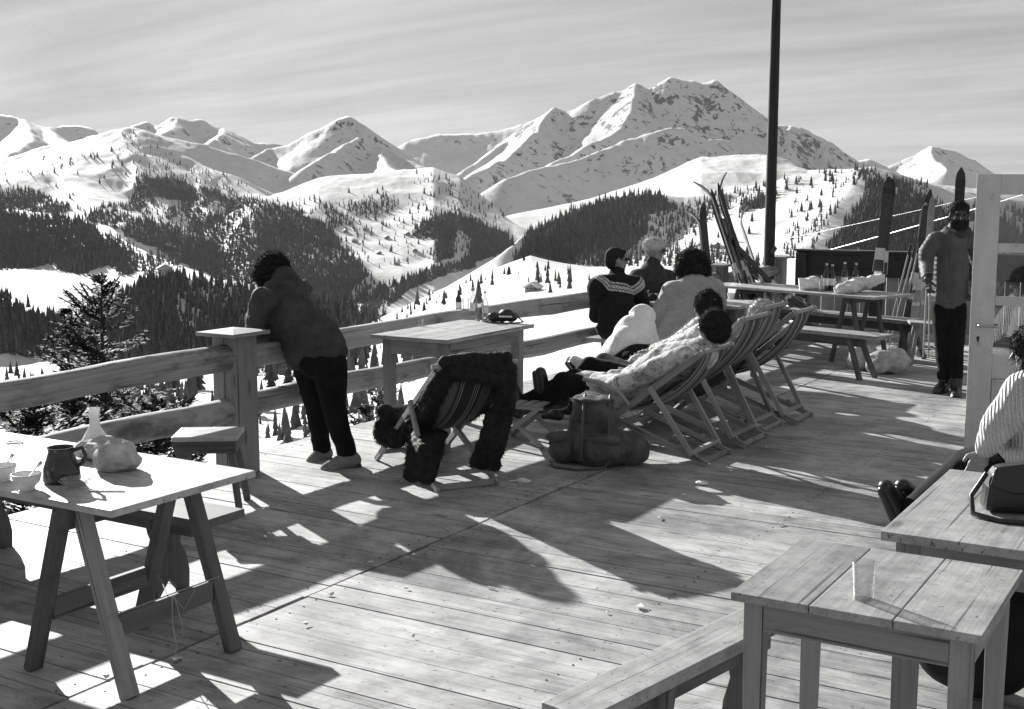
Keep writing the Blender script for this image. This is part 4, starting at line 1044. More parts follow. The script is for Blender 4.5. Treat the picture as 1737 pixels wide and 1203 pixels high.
# centre table: glass, bottles, black case
CZ = .82
tumbler('single short glass near the left corner of the centre railing table', at(712, 553, CZ), .055, .03)
for i, (px, py, h, r, mm) in enumerate(((778, 531, .20, .026, M_bottle), (803, 537, .24, .03, M_glass), (823, 540, .22, .028, M_glass), (790, 532, .13, .03, M_glass))):
    if i < 3: bottle(['dark bottle with a white label, leftmost on the centre railing table', 'clear bottle in the middle of the centre railing table', 'clear bottle next to the black case on the centre railing table'][i], at(px, py, CZ), h, r, M_bottlec if mm is M_glass else mm)
    else: tumbler('tall glass between the bottles on the centre railing table', at(px, py, CZ), h, r)
tumbler('ribbed glass jar in front of the bottles on the centre railing table', at(813, 544, CZ), .15, .036, None, M_bottlec)
p = at(853, 546, CZ); cs = thing('camera_case', 'black leather camera case with strap at the right end of the centre table', 'camera case', p)
B = Blob(); qq = Fr(p, .4)
for x in (-.07, 0, .07): 
    for y in (-.03, .03): B.ell(qq(x, y, .04), (.05, .045, .042))
B.ell(qq(.03, 0, .075), (.06, .04, .03)); B.build('case_body', M_black, cs, .01, 3)
m = MB(); m.beam(qq(-.02, -.079, .05), qq(.085, -.079, .05), .004, .012); put('buckle_strip', m, M_china, cs)
m = MB(); m.tube([qq(-.12, 0, .04), qq(-.17, -.03, .004), qq(-.05, -.13, .004), qq(.1, -.12, .004), qq(.17, -.05, .006), qq(.12, 0, .04)], .006, 8); put('strap', m, M_black, cs)
# glass on the front right table, handbag behind
tumbler('empty straight glass on the square front right table', at(1464, 1016, .75), .105, .033)
hp = at(1722, 868, .79); hb = thing('handbag', 'black leather handbag with a looped strap at the right picture edge', 'handbag', hp)
qq = Fr(hp, .35); m = MB()
m.prism([(-.11, .005), (.22, .005), (.21, .10), (.17, .16), (.02, .165), (-.075, .15), (-.10, .09)], qq(0, 0, 0), qq.v(1, 0, 0), (0, 0, 1), .11, 0); put('bag_body', m, M_black, hb, .022)
m = MB(); m.prism([(-.095, .10), (-.03, .075), (.09, .07), (.2, .08), (.215, .11), (.172, .172), (.02, .178), (-.08, .16)], qq(0, -.06, 0), qq.v(1, 0, 0), (0, 0, 1), .012, 0); put('flap', m, M_black, hb, .005)
m = MB(); m.box(qq(.03, -.069, .088), (.03, .008, .02), qq.R); put('clasp', m, M_metal, hb, .002)
m = MB(); m.tube([qq(-.10, -.02, .13), qq(-.15, -.05, .06), qq(-.15, -.10, .012), qq(-.08, -.16, .007), (qq(.02, -.18, .007)), qq(.13, -.17, .008), qq(.2, -.10, .02), qq(.2, 0, .1)], .009, 8); put('strap', m, M_black, hb)
# far table: bottles, paper
FZ = .75
for i, (px, py, h) in enumerate(((1401, 493, .30), (1411, 493, .29), (1432, 492, .31), (1451, 492, .30))):
    bottle(['leftmost dark bottle on the far trestle table', 'second dark bottle from the left on the far trestle table', 'third dark bottle from the left on the far trestle table', 'rightmost dark bottle on the far trestle table'][i], at(px, py, FZ), h, .036, M_bottle)
for i, (px, py) in enumerate(((1394, 495), (1422, 496))): tumbler(['glass left of the bottles on the far trestle table', 'glass between the bottles on the far trestle table'][i], at(px, py, FZ), .12, .036)
M_paper = cloth('white_wrapping', .72, .7, 20, .4, .12)
crumple('paper_bag', 'crumpled white paper bag at the left of the bottles on the far table', 'paper bag', at(1377, 492, FZ), .15, .10, .085, M_paper, .2, .045, 5, 8.)
crumple('paper_bag', 'small crumpled paper in front of the bottles on the far table', 'paper bag', at(1425, 498, FZ), .07, .06, .06, M_paper, .2, .03, 8, 12.)
B = Blob(); a = at(1438, 497, FZ)+Z3*.05; b_ = atY(1492, 474, 13.6)
dv = (b_-a); B.path([a, a+dv*.3+Z3*.01, a+dv*.65, b_], [.075, .07, .06, .05]); B.ell(a+Vector((.02, -.06, -.01)), (.11, .08, .045))
tag(B.build('wrapped_parcel', M_paper, None, .016, 2, .03, 9., .008, 30.), 'long parcel in white crumpled paper leaning up on the far table', 'parcel')
m = MB(); p = at(1362, 492, FZ); m.lathe([(.035, 0), (.04, 0), (.055, .13), (.05, .13), (.036, .006), (0, .006)], p, 20); tag(put('carton_cup', m, M_china), 'pale cup behind the crumpled bag on the far table', 'cup')
# cups on the group's table
for i, (px, py) in enumerate(((1102, 497), (1113, 494), (1240, 507), (1095, 502))):
    p = at(px, py, .76)
    m = MB(); m.lathe([(0, .004), (.028, 0), (.04, .06), (.037, .06), (.026, .006), (0, .006)], p, 20); tag(put('cup', m, M_china), ['white cup between the striped sweater man and the pale coat', 'white cup behind the pale coat\'s left sleeve', 'white cup at the right end of the group\'s table', 'white cup nearest the striped sweater man\'s hand'][i], 'cup')
# tin box/clear bag under the far table
qq = Fr(at(1505, 634, 0), .5); B = Blob(); B.ell(qq(0, 0, .12), (.22, .1, .12)); B.ell(qq(.08, 0, .15), (.15, .08, .11)); B.ell(qq(-.1, 0, .08), (.12, .1, .08))
M_plast, t, b = mat('clear_plastic_sheet'); n_ = t.noise(t.new('ShaderNodeTexCoord').outputs['Object'], 12., 4.); setc(t, b, t.ramp(n_, [(.3, .3), (.7, .6)]), .15, n_, .8, .03, .8)
tag(B.build('plastic_bag', M_plast, None, .018, 2, .02, 8.), 'shiny crumpled plastic bag on the boards under the far trestle table', 'bag')
crumple('plastic_bag', 'crumpled shiny bag standing behind the trestle leg of the far table', 'bag', at(1412, 627, 0)+Vector((.25, .15, 0)), .14, .1, .15, M_plast, .1, .04, 4, 7.)
# rucksacks
M_canvas = cloth('grey_rucksack_canvas', .10, .9, 120, .4, .35); M_strap = flat('brown_strap_leather', .08, .5, .4)
rp = at(1005, 795, 0)+Vector((-.06, .16, 0)); qq = Fr(rp, math.radians(22)); rk_ = thing('rucksack', 'big grey canvas rucksack slumped against the nearest deck chair', 'rucksack', rp)
B = Blob(); B.ell(qq(0, 0, .12), (.27, .17, .14)); B.ell(qq(-.02, .02, .27), (.17, .13, .17)); B.ell(qq(-.02, .03, .40), (.145, .10, .08)); B.ell(qq(.2, .04, .10), (.17, .13, .12)); B.ell(qq(-.2, .03, .09), (.13, .12, .1)); B.build('sack', M_canvas, rk_, .012, 3, .022, 6., .004, 30.)
B = Blob(); B.ell(qq(-.22, -.07, .13), (.09, .085, .10)); B.ell(qq(-.25, -.09, .19), (.085, .07, .025)); B.build('side_pocket', M_canvas, rk_, .010, 2, .018, 10.)
B = Blob(); B.ell(qq(.04, -.13, .12), (.15, .09, .11)); B.ell(qq(.05, -.16, .2), (.14, .06, .03)); B.build('front_pocket', M_canvas, rk_, .010, 2, .018, 8.)
B = Blob(); B.ell(qq(-.01, -.10, .34), (.14, .03, .12)); B.ell(qq(-.01, -.04, .45), (.15, .11, .022)); B.build('flap', M_canvas, rk_, .010, 2, .014, 9.)
for x in (-.07, .10):
    m = MB(); m.tube([qq(x, -.04, .478), qq(x, -.12, .44), qq(x*1.0, -.168, .33), qq(x*1.05, -.185, .22), qq(x*1.1, -.20, .13), qq(x*1.15, -.19, .06)], .010, 6); put('strap', m, M_strap, rk_)
m = MB(); m.tube([qq(-.3, -.1, .02), qq(-.26, -.2, .01), qq(-.1, -.26, .008), qq(.08, -.22, .02), qq(.16, -.17, .12), qq(.2, -.1, .22)], .009, 6); put('shoulder_strap', m, M_strap, rk_)
qq = Fr(at(1615, 1196, 0)+Vector((.05, .12, 0)), .2); bg_ = thing('black_bag', 'round-bottomed black bag hanging full under the front right tables', 'bag', qq.o)
B = Blob(); B.ell(qq(0, 0, .20), (.23, .16, .19)); B.ell(qq(.02, 0, .34), (.2, .12, .12)); B.build('bag_body', flat('black_cloth', .012, .8, .2), bg_, .014, 4, .012, 7.)
B = Blob(); B.path([qq(-.16, -.06, .43), qq(-.06, -.10, .445), qq(.06, -.09, .45)], [.03, .035, .025]); B.build('white_lining', M_paper, bg_, .01, 2, .01, 14.)
# litter on the boards
rg = random.Random(4); k = 0
for px, py in ((625,955),(690,1000),(870,818),(885,822),(1030,1040),(1085,1030),(455,905),(560,1010),(345,880),(840,1000),(700,1080),(300,1120),(1330,890),(1160,840),(985,785),(1300,760),(1240,800),(1400,770),(1290,700),(180,1150),(520,1060),(900,960),(1120,880),(760,900),(480,850),(1450,700)):
    p = at(px, py, .004); L = rg.uniform(.012, .035); a = rg.uniform(0, 6.28); m = MB()
    if k % 3 == 0: m.tube([p+Vector((0, 0, .005)), p+Vector((math.cos(a)*L*1.3, math.sin(a)*L*1.3, .005))], .0045, 8)
    else: 
        c = [(math.cos(a+i*1.05)*L*rg.uniform(.4, 1), math.sin(a+i*1.05)*L*rg.uniform(.4, 1)) for i in range(6)]
        m.add([p+Vector((x, y, .001+rg.uniform(0, .012))) for x, y in c]+[p+Vector((0, 0, .012))], [(i, (i+1) % 6, 6) for i in range(6)])
    tag(put('litter_scrap', m, M_paper if k % 2 == 0 else M_china), 'tiny pale scrap of litter lying on the deck boards', 'litter', 'litter scraps on the deck'); k += 1
for i, (px, py) in enumerate(((888, 818), (1190, 822))):
    crumple('paper_scrap', ['crumpled paper scrap on the boards right of the striped deck chair', 'flattened paper scrap on the boards below the rucksack deck chair'][i], 'litter', at(px, py, .002), .05-.01*i, .03, .014, M_paper, .3, .012, i+2, 20., sub=4)
# ------------------------------------------------------------------ skis
M_ski = flat('dark_lacquered_ski', .03, .3, .5); M_skil = flat('pale_ash_ski', .30, .35, .5); M_pole = flat('bamboo_pole', .34, .5, .4)
def ski(base, tip, label, m_=M_ski, w=.078, face=None, group=None, bind=True):
    base = Vector(base); tip = Vector(tip)
    if face == (.6, -.8, 0): face = (-base.x, -base.y, 0)
    d = (tip-base); L = d.length; d.normalize(); f = Vector(face or (.5, -.86, 0)); f = (f-d*f.dot(d)).normalized(); s_ = d.cross(f)
    n = 26; rows = []
    for i in range(n+1):
        u = i/n; bend = 0 if u < .86 else ((u-.86)/.14)**2*.16; cam_ = .012*math.sin(math.pi*min(1, u/.86))
        ww = w/2*(1.05-.18*math.sin(math.pi*min(1, u/.9))) if u < .9 else w/2*1.06*math.sqrt(max(.02, 1-((u-.9)/.1)**2))
        c = base+d*L*u+f*(bend+cam_); th = .011-.006*abs(u-.45)
        rows.append([c-s_*ww-f*th, c+s_*ww-f*th, c+s_*ww+f*th, c-s_*ww+f*th])
    o = thing('ski', label, 'ski', base, 0, group); m = MB()
    vs = [p for r in rows for p in r]; m.add(vs, [(i*4+k, i*4+(k+1) % 4, i*4+4+(k+1) % 4, i*4+4+k) for i in range(n) for k in range(4)]+[(3,2,1,0), tuple(n*4+k for k in range(4))])
    put('blade', m, m_, o, .002)
    if bind:
        m = MB(); c = base+d*L*.46+f*.02; R = Matrix((d, s_, f)).transposed(); m.box(c, (.13, w*1.05, .035), R); m.box(c-d*.22, (.05, w*.8, .03), R); m.tube([c-s_*w*.5, c-s_*w*.6-d*.2+f*.02, c+s_*w*.6-d*.2+f*.02, c+s_*w*.5], .004, 6); put('binding', m, M_metal, o)
    return o
def ski_pole(a, b_, label, group=None):
    a = Vector(a); b_ = Vector(b_); o = thing('ski_pole', label, 'ski pole', a, 0, group); m = MB(); m.tube([a, a.lerp(b_, .5), b_], [.006, .009, .010], 8); put('shaft', m, M_pole, o)
    d = (b_-a).normalized(); u = d.cross(Vector((1, .3, .2))).normalized(); v = d.cross(u); c = a+d*.09; m = MB()
    m.tube([c+(u*math.cos(k*.524)+v*math.sin(k*.524))*.06 for k in range(13)], .004, 5, cap=False); m.tube([c-u*.06, c+u*.06], .003, 5); m.tube([c-v*.06, c+v*.06], .003, 5); put('basket', m, M_strap, o)
    m = MB(); m.tube([b_-d*.12, b_], .014, 8); put('grip', m, M_black, o); return o
G1 = 'skis leaning on the far railing'
def onx(px, py, x):   # ray meets plane x = const
    a, b_, c_ = ray(px, py); dx, dy = c2w(a, b_); t_ = x/dx; return Vector((x, dy*t_, EYE+c_*t_))
sk = [((1296,590),(1197,302),M_ski,'dark ski at the left of the leaning bundle, its tip curling left',(-.86,-.5,0)),((1300,592),(1211,298),M_ski,'tallest dark ski of the leaning bundle, tip curling right',(.86,.3,0)),((1306,592),(1218,322),M_ski,'dark ski just right of the crossed tips in the leaning bundle',(.5,-.86,0)),((1318,590),(1226,344),M_skil,'pale ski with its tip bent left in the leaning bundle',(-.86,-.5,0)),((1324,590),(1248,352),M_skil,'pale ski with its tip bent right in the leaning bundle',(.86,.4,0)),((1289,590),(1206,330),M_ski,'dark ski behind the crossed tips of the leaning bundle',(.5,-.86,0))]
for (b0, t0, mm, lab, fc) in sk:
    ski(at(*b0, 0.01), onx(*t0, -5.80), lab, mm, .075, fc, G1)
for i, (b0, t0, mm) in enumerate((((1312,592),(1215,362),M_ski),((1322,592),(1229,384),M_ski),((1330,592),(1238,398),M_ski),((1302,591),(1221,374),M_skil))):
    ski(at(*b0, .01), onx(*t0, -5.78+.03*i), ['short dark ski low in the leaning bundle, left','short dark ski low in the leaning bundle, middle','short dark ski low in the leaning bundle, right','short pale ski low in the leaning bundle'][i], mm, .08, None, G1)
ski(at(1215, 592, 0), onx(1190, 345, -5.62), 'dark ski standing alone just right of the long-haired woman', M_ski, .08, (.5, -.86, 0), G1)
ski(at(1212, 592, 0), onx(1184, 352, -5.60), 'dark ski paired beside the one right of the long-haired woman', M_ski, .075, (-.7, -.6, 0), G1)
G2 = 'skis and poles slid down along the railing'
fl = [((1222,388),(1385,566),M_ski),((1240,432),(1375,532),M_ski),((1248,440),(1392,548),M_skil),((1255,452),(1362,520),M_ski),((1236,446),(1345,560),M_ski),((1262,458),(1402,540),M_ski)]
labs = ['dark ski slid furthest over, its tip highest behind the long-haired woman','dark ski lying aslant, upper of the slid pile','pale ski lying aslant in the slid pile','dark ski lying aslant in the middle of the slid pile','dark ski lying aslant, lowest of the slid pile','dark ski lying aslant nearest the board fence']
for (a, b_, mm), lab in zip(fl, labs):
    ti = onx(*a, -5.55); ba = atY(*b_, 15.2); ba.z = max(ba.z, .02); ski(ba, ti, lab, mm, .075, (.3, -.6, .7), G2)
for i, (a, b_) in enumerate((((1252,440),(1300,590)),((1262,470),(1320,588)),((1246,455),(1285,588)),((1260,445),(1372,520)))):
    ski_pole(at(*b_, 0.0) if i < 3 else atY(*b_, 14.9), onx(*a, -5.5), ['ski pole leaning among the skis, left one','ski pole leaning among the skis, right one','ski pole leaning among the skis, behind the light-haired head','ski pole slid along with the fallen skis'][i], G1)
# skis standing by the far table and behind the man
ski(atY(1480, 540, 13.9), atY(1508, 300, 13.9), 'broad dark ski standing upright behind the right end of the far table', M_ski, .10, (.6, -.8, 0))
ski(atY(1487, 545, 14.0), atY(1514, 304, 14.0), 'second dark ski paired behind the one at the end of the far table', M_ski, .09, (.6, -.8, 0))
ski(at(1528, 598, 0), atY(1578, 323, 14.2), 'slim ski with a light stripe left of the standing man', M_ski, .085, (.6, -.8, 0))
ski(at(1545, 600, 0), atY(1570, 348, 14.3), 'pale grey ski left of the standing man', M_skil, .10, (.6, -.8, 0))
ski(at(1560, 605, 0), atY(1582, 335, 14.0), 'ash ski nearest the standing man\'s sleeve', M_skil, .07, (.6, -.8, 0))
ski(at(1612, 600, 0), atY(1631, 277, 13.4), 'tall dark ski rising behind the standing man\'s head', M_ski, .10, (.6, -.8, 0))
for i, (a, b_) in enumerate((((1500,592),(1545,415)),((1507,592),(1552,420)),((1520,595),(1560,412)))):
    ski_pole(at(*a, 0), atY(*b_, 14.0), ['leftmost bamboo ski pole leaning left of the standing man','second bamboo ski pole leaning left of the standing man','third bamboo ski pole leaning close to the standing man'][i])
# ------------------------------------------------------------------ people
CRt = Vector((cY, sY, 0)); CFw = Vector((-sY, cY, 0))
def D(r, f, u): return (CRt*r+CFw*f+Z3*u).normalized()
A = atY
M_tan_shaded = flat('shaded_tanned_skin', .055, .5, .3, 0, .1); M_skin = flat('skin', .24, .5, .4, 0, .1); M_hair = flat('dark_hair', .024, .85, .08, 0, .5, 60.); M_hairl = flat('light_hair', .38, .5, .3, 0, .35, 60.)  # standing man's tanned skin is darkened, the shade on his face included in its colour
M_jack = cloth('dark_anorak', .055, .75, 200, .15, .3); M_trou = cloth('black_ski_trousers', .010, .9, 200, .1, .3); M_felt = cloth('grey_felt_boots', .22, .95, 60, .4, .2)
M_leather = flat('dark_boot_leather', .02, .3, .5); M_quilt = cloth('grey_quilted_jacket', .095, .6, 160, .1, .2); M_coat = cloth('pale_wool_coat', .32, .95, 70, .5, .15, .3)
M_white = cloth('white_anorak', .72, .8, 120, .15, .06); M_fur = flat('dark_fur', .016, .7, .2, 0, .5, 25.); M_furl = flat('pale_fur', .5, .8, .2, 0, .3, 25.); M_dcoat = cloth('dark_loden_coat', .05, .9, 120, .2, .3)
def axes(fwd, up):
    f = Vector(fwd).normalized(); u = Vector(up); u = (u-f*u.dot(f)).normalized(); r = f.cross(u); return Matrix((r, f, u)).transposed()
def head(B, c, fwd, up=(0, 0, 1), s=1.):
    R = axes(fwd, up); c = Vector(c)
    def L(x, y, z): return c+R @ Vector((x, y, z))*s
    B.ell(L(0, -.012, .02), (.076*s, .096*s, .098*s), R); B.ell(L(0, .03, -.03), (.060*s, .066*s, .075*s), R); B.ell(L(0, .055, -.085), (.036*s, .034*s, .030*s), R)
    B.cap(L(0, .088, .015), L(0, .112, -.025), .010*s, .015*s); B.cap(L(-.035, .078, .035), L(.035, .078, .035), .014*s)
    B.cap(L(-.02, .083, -.058), L(.02, .083, -.058), .009*s)
    for e in (-1, 1): B.ell(L(e*.078, -.01, -.005), (.012*s, .02*s, .032*s), R); B.ell(L(e*.045, .06, -.03), (.022*s, .022*s, .02*s), R)
    return L
def eyes(par, L, s=1.):
    for e in (-1, 1):
        B = Blob(); B.ell(L(e*.031, .084, .012), (.014*s, .008*s, .007*s)); B.build('eye', M_hair, par, .003, 1)
def boots(par, ankle, toe, m_, r=.05, sole=True, shaft=.12, knee=None):
    a = Vector(ankle); t_ = Vector(toe); d = (t_-a); B = Blob(); up = (Vector(knee)-a).normalized() if knee is not None else Z3
    heel = a-up*.055-d.normalized()*.03
    B.path([heel, a.lerp(t_, .5)-up*.01, t_], [r*.92, r*.95, r*.92]); B.path([a+up*shaft, a, heel], [r*1.1, r*.98, r*.9]); B.ell(t_-d.normalized()*.025, (r*.95, r*.95, r*.8))
    b = B.build('boot', m_, par, .010, 3)
    if sole:
        B = Blob(); B.path([heel-up*r*.75, a.lerp(t_, .5)-up*r*.9, t_-up*r*.62], [r*.75, r*.68, r*.66]); B.build('sole', M_leather, b, .010, 2)
    return b
# --- woman leaning on the rail
w = thing('person', 'woman in dark hooded anorak and black trousers leaning on the railing, back turned', 'person', A(565, 800, 8.2))
aR, tR, aL, tL = A(590, 772, 8.18), A(556, 798, 8.12), A(547, 762, 8.42), A(531, 784, 8.36)
kR, kL, hR, hL = A(566, 690, 8.22), A(537, 690, 8.42), A(560, 615, 8.2), A(526, 612, 8.4)
pel, ch, nk, hd_ = A(543, 598, 8.3), A(484, 520, 8.42), A(468, 480, 8.5), A(461, 462, 8.52)
sL, sR = A(450, 508, 8.25), A(508, 497, 8.62); eL, eR = A(430, 566, 8.42), A(492, 566, 8.78); wL, wR = A(448, 572, 8.72), A(455, 570, 8.9)
B = Blob(); hf = D(-.75, .62, -.12); L = head(B, hd_, hf, D(-.3, .3, 1)); B.cap(nk, ch, .055, .09); B.path([ch, pel], [.14, .13]); B.path([hR, kR, aR], [.085, .055, .042]); B.path([hL, kL, aL], [.085, .055, .042])
B.path([sL, eL, wL], [.055, .045, .032]); B.path([sR, eR, wR], [.055, .045, .032]); B.cap(aR, tR, .035); B.cap(aL, tL, .035)
hand(B, wL, D(.2, .9, -.1), D(0, 0, -1), D(1, 0, 0), .3); hand(B, wR, D(-.9, .3, -.1), D(0, 0, -1), D(0, -1, 0), .3); B.build('body', M_skin, w, .0075, 2)
B = Blob()
B.path([A(480, 508, 8.42), A(496, 538, 8.38), A(518, 562, 8.34), A(540, 580, 8.3)], [.155, .165, .165, .165]); B.ell(A(545, 585, 8.28), (.165, .165, .12)); B.ell(A(518, 602, 8.33), (.155, .15, .10)); B.ell(A(556, 596, 8.25), (.13, .13, .09)); B.ell(A(470, 560, 8.5), (.15, .15, .15)); B.ell(A(478, 590, 8.5), (.12, .12, .1)); B.ell(A(512, 590, 8.36), (.15, .15, .12))
B.path([sL, A(438, 540, 8.3), eL, A(440, 570, 8.65)], [.09, .085, .078, .06]); B.path([sR, eR], [.09, .07]); B.ell(A(484, 478, 8.48), (.12, .10, .075)); B.ell(A(497, 492, 8.46), (.11, .1, .07)); B.cap(A(470, 478, 8.5), ch, .085, .12)
B.ell(A(480, 470, 8.46), (.10, .09, .07)); B.build('anorak', M_jack, w, .011, 4, .022, 6., .006, 24.)
B = Blob(); B.ell(A(543, 612, 8.3), (.165, .16, .13)); B.path([A(559, 618, 8.22), A(562, 650, 8.22), kR, A(578, 735, 8.18), A(588, 766, 8.18)], [.122, .108, .080, .072, .068]); B.path([A(524, 618, 8.4), A(530, 650, 8.42), kL, A(542, 735, 8.42), A(546, 760, 8.42)], [.118, .105, .077, .068, .064])
B.build('trousers', M_trou, w, .011, 4, .007, 7.)
boots(w, aR, tR, M_felt, .060, knee=kR, shaft=.11); boots(w, aL, tL, M_felt, .056, knee=kL, shaft=.11)
B = Blob(); c = Vector(hd_); B.ell(c-hf*.02+Z3*.025, (.105, .105, .105)); B.ell(c-hf*.05-Z3*.03, (.09, .09, .08)); B.ell(c+D(-1, 0, 0)*.06-Z3*.02, (.055, .06, .08)); hb_ = B.build('hair', M_hair, w, .009, 2, .012, 20., .005, 50.)
hair_cloud('curls', M_hair, hb_, hb_, 4500, .03, .0012, .3, .7, .9)
# --- man in the striped sweater
def sweater_mat(neck, dirs):
    m, t, b = mat('striped_knit'); p = t.new('ShaderNodeNewGeometry').outputs['Position']
    d = t.new('ShaderNodeVectorMath', {0: p, 1: tuple(neck)}, operation='SUBTRACT').outputs[0]
    d = t.new('ShaderNodeVectorMath', {0: d, 1: dirs}, operation='MULTIPLY').outputs[0]
    r = t.new('ShaderNodeVectorMath', {0: d}, operation='LENGTH').outputs['Value']
    dash = t.new('ShaderNodeTexWave', {'Vector': p, 'Scale': 14., 'Distortion': 0.}, wave_type='BANDS', bands_direction='DIAGONAL').outputs['Fac']
    band = t.ramp(r, [(0, .0), (.225, .9), (.245, .1), (.254, 1.), (.282, .1), (.29, .9), (.31, .0)], 'CONSTANT')
    v = t.math('MULTIPLY', band, t.ramp(dash, [(.15, .45), (.4, 1.)]))
    rib = t.new('ShaderNodeTexWave', {'Vector': p, 'Scale': 60., 'Distortion': .5}, wave_type='BANDS', bands_direction='X').outputs['Fac']
    n = t.noise(p, 40., 4.); c = t.math('MULTIPLY', t.mix(v, .022, .55), t.ramp(n, [(.3, .7), (.7, 1.2)])); setc(t, b, c, .95, rib, .4, .006, .1); return m
def seated(label, pel, ch, nk, hd_, hf, sh, el, wr, knees, ankles, jacket, trous, hairm, shoe, jr=1., hair=True, extra=None, hdir=None):
    p_ = thing('person', label, 'person', (pel.x, pel.y, 0))
    B = Blob(); L = head(B, hd_, hf); B.cap(nk, ch, .05, .09); B.path([ch, pel], [.13, .13])
    for i in (0, 1):
        B.path([sh[i], el[i], wr[i]], [.05, .042, .03]); dd = (Vector(wr[i])-Vector(el[i])).normalized(); hand(B, wr[i], dd if not hdir else hdir, D(0, 0, -1), CRt*(1 if i == 0 else -1), .6)
        hp = pel.lerp(Vector(knees[i]), .12); B.path([hp, knees[i], ankles[i]], [.08, .055, .04])
    B.build('body', M_skin, p_, .0075, 2)
    B = Blob(); B.path([ch+Z3*.02, ch.lerp(pel, .5), pel], [.155*jr, .165*jr, .165*jr]); B.cap(sh[0], sh[1], .09*jr); B.cap(nk, ch, .07, .13*jr)
    for i in (0, 1): B.path([sh[i], el[i], Vector(el[i]).lerp(Vector(wr[i]), .92)], [.088*jr, .07*jr, .052*jr])
    if extra: extra(B)
    B.build('jacket', jacket, p_, .013, 5, .013, 6., .003, 30.)
    B = Blob()
    for i in (0, 1): B.path([pel, knees[i], Vector(ankles[i])+Z3*.05], [.13, .078, .056])
    B.build('trousers', trous, p_, .013, 4, .006, 7.)
    if shoe is not None:
        for i in (0, 1): d_ = Vector(hf); d_.z = 0; boots(p_, ankles[i], Vector(ankles[i])+d_.normalized()*.17-Z3*.05, shoe, .05, False)
    return p_, L
nk2 = A(1046, 462, 11.9)
swm = sweater_mat(A(1050, 458, 11.9), (1, 1, 1.15))
def ex(B): B.ell(A(1045, 560, 11.75), (.2, .2, .1)); B.cap(A(1018, 487, 11.8), A(1074, 487, 11.95), .12); B.cap(nk2, nk2-Z3*.06, .075)
hf2 = D(.93, .3, 0)
p2, L2 = seated('seated man in sunglasses and dark sweater with light striped yoke', A(1045, 555, 11.75), A(1045, 495, 11.85), nk2, A(1046, 442, 11.9), hf2,
    (A(1013, 488, 11.75), A(1079, 488, 12.0)), (A(1012, 535, 12.0), A(1092, 523, 12.15)), (A(1045, 515, 12.4), A(1106, 505, 12.4)), (A(1030, 550, 12.3), A(1075, 548, 12.35)), (A(1030, 610, 12.3), A(1075, 606, 12.35)), swm, M_trou, M_hair, M_leather, 1.05, extra=ex)
B = Blob(); R = axes(hf2, Z3); c = L2(0, 0, 0)
B.ell(L2(0, -.02, .045), (.083, .10, .082), R); B.ell(L2(0, -.06, -.0), (.075, .06, .085), R); B.ell(L2(0, .045, .085), (.06, .05, .03), R); h2 = B.build('hair', M_hair, p2, .009, 2, .004, 20., .003, 70.)
m = MB()
for e in (-1, 1): m.tube([L2(e*.075, -.02, .012), L2(e*.077, .07, .014)], .004, 6); m.tube([L2(e*.034-.026, .1, .012), L2(e*.034+.026, .098, .012)], [.018, .018], 10)
put('sunglasses', m, M_black, p2)
# --- fur hat behind the table
hf3 = D(.9, -.1, -.05)
p3, L3 = seated('person in pale round fur hat and dark coat behind the table, head turned right', A(1106, 520, 13.0), A(1106, 472, 13.0), A(1108, 445, 13.0), A(1110, 426, 13.0), hf3, (A(1080, 470, 12.9), A(1133, 470, 13.1)), (A(1078, 505, 12.8), A(1138, 500, 12.9)), (A(1100, 505, 12.6), A(1118, 505, 12.6)), (A(1110, 520, 12.7), A(1130, 520, 12.7)), (A(1110, 575, 12.7), A(1130, 575, 12.7)), M_dcoat, M_trou, M_hair, M_leather, .98)
B = Blob(); R = axes(hf3, Z3); B.ell(L3(0, -.01, .062), (.108, .118, .078), R); h3 = B.build('fur_hat', M_furl, p3, .01, 2, .008, 18.); hair_cloud('fur', M_furl, h3, h3, 1600, .022, .002, .0, 1.2)
m = MB()
for e in (-1, 1): m.tube([L3(e*.034-.026, .1, .012), L3(e*.034+.026, .098, .012)], [.018, .018], 10)
put('sunglasses', m, M_black, p3)
# --- woman in the pale coat
def ex4(B):
    B.path([A(1178, 500, 11.55), A(1172, 540, 11.45), A(1160, 572, 11.35)], [.2, .225, .24]); B.ell(A(1205, 500, 11.6), (.13, .13, .16)); B.ell(A(1135, 570, 11.4), (.14, .14, .09)); B.cap(A(1140, 495, 11.5), A(1118, 545, 11.5), .10, .085)
p4, L4 = seated('woman with shoulder-length dark hair in a pale wool coat, back turned at the table', A(1165, 570, 11.4), A(1175, 505, 11.55), A(1173, 468, 11.65), A(1173, 447, 11.68), D(-.25, .96, 0), (A(1140, 495, 11.5), A(1212, 492, 11.7)), (A(1118, 545, 11.5), A(1222, 540, 11.8)), (A(1118, 520, 11.8), A(1215, 520, 12.1)), (A(1150, 575, 11.9), A(1200, 570, 12.0)), (A(1150, 625, 11.9), A(1200, 622, 12.0)), M_coat, M_trou, M_hair, M_leather, 1.12, extra=ex4)
B = Blob(); B.ell(A(1174, 444, 11.66), (.135, .135, .125)); B.ell(A(1174, 458, 11.6), (.14, .10, .085)); B.ell(A(1158, 456, 11.62), (.07, .08, .09)); B.ell(A(1191, 456, 11.64), (.07, .08, .09)); h4 = B.build('hair', M_hair, p4, .01, 2, .016, 14., .006, 60.); hair_cloud('strands', M_hair, h4, h4, 2200, .05, .002, .7, .7, .4)
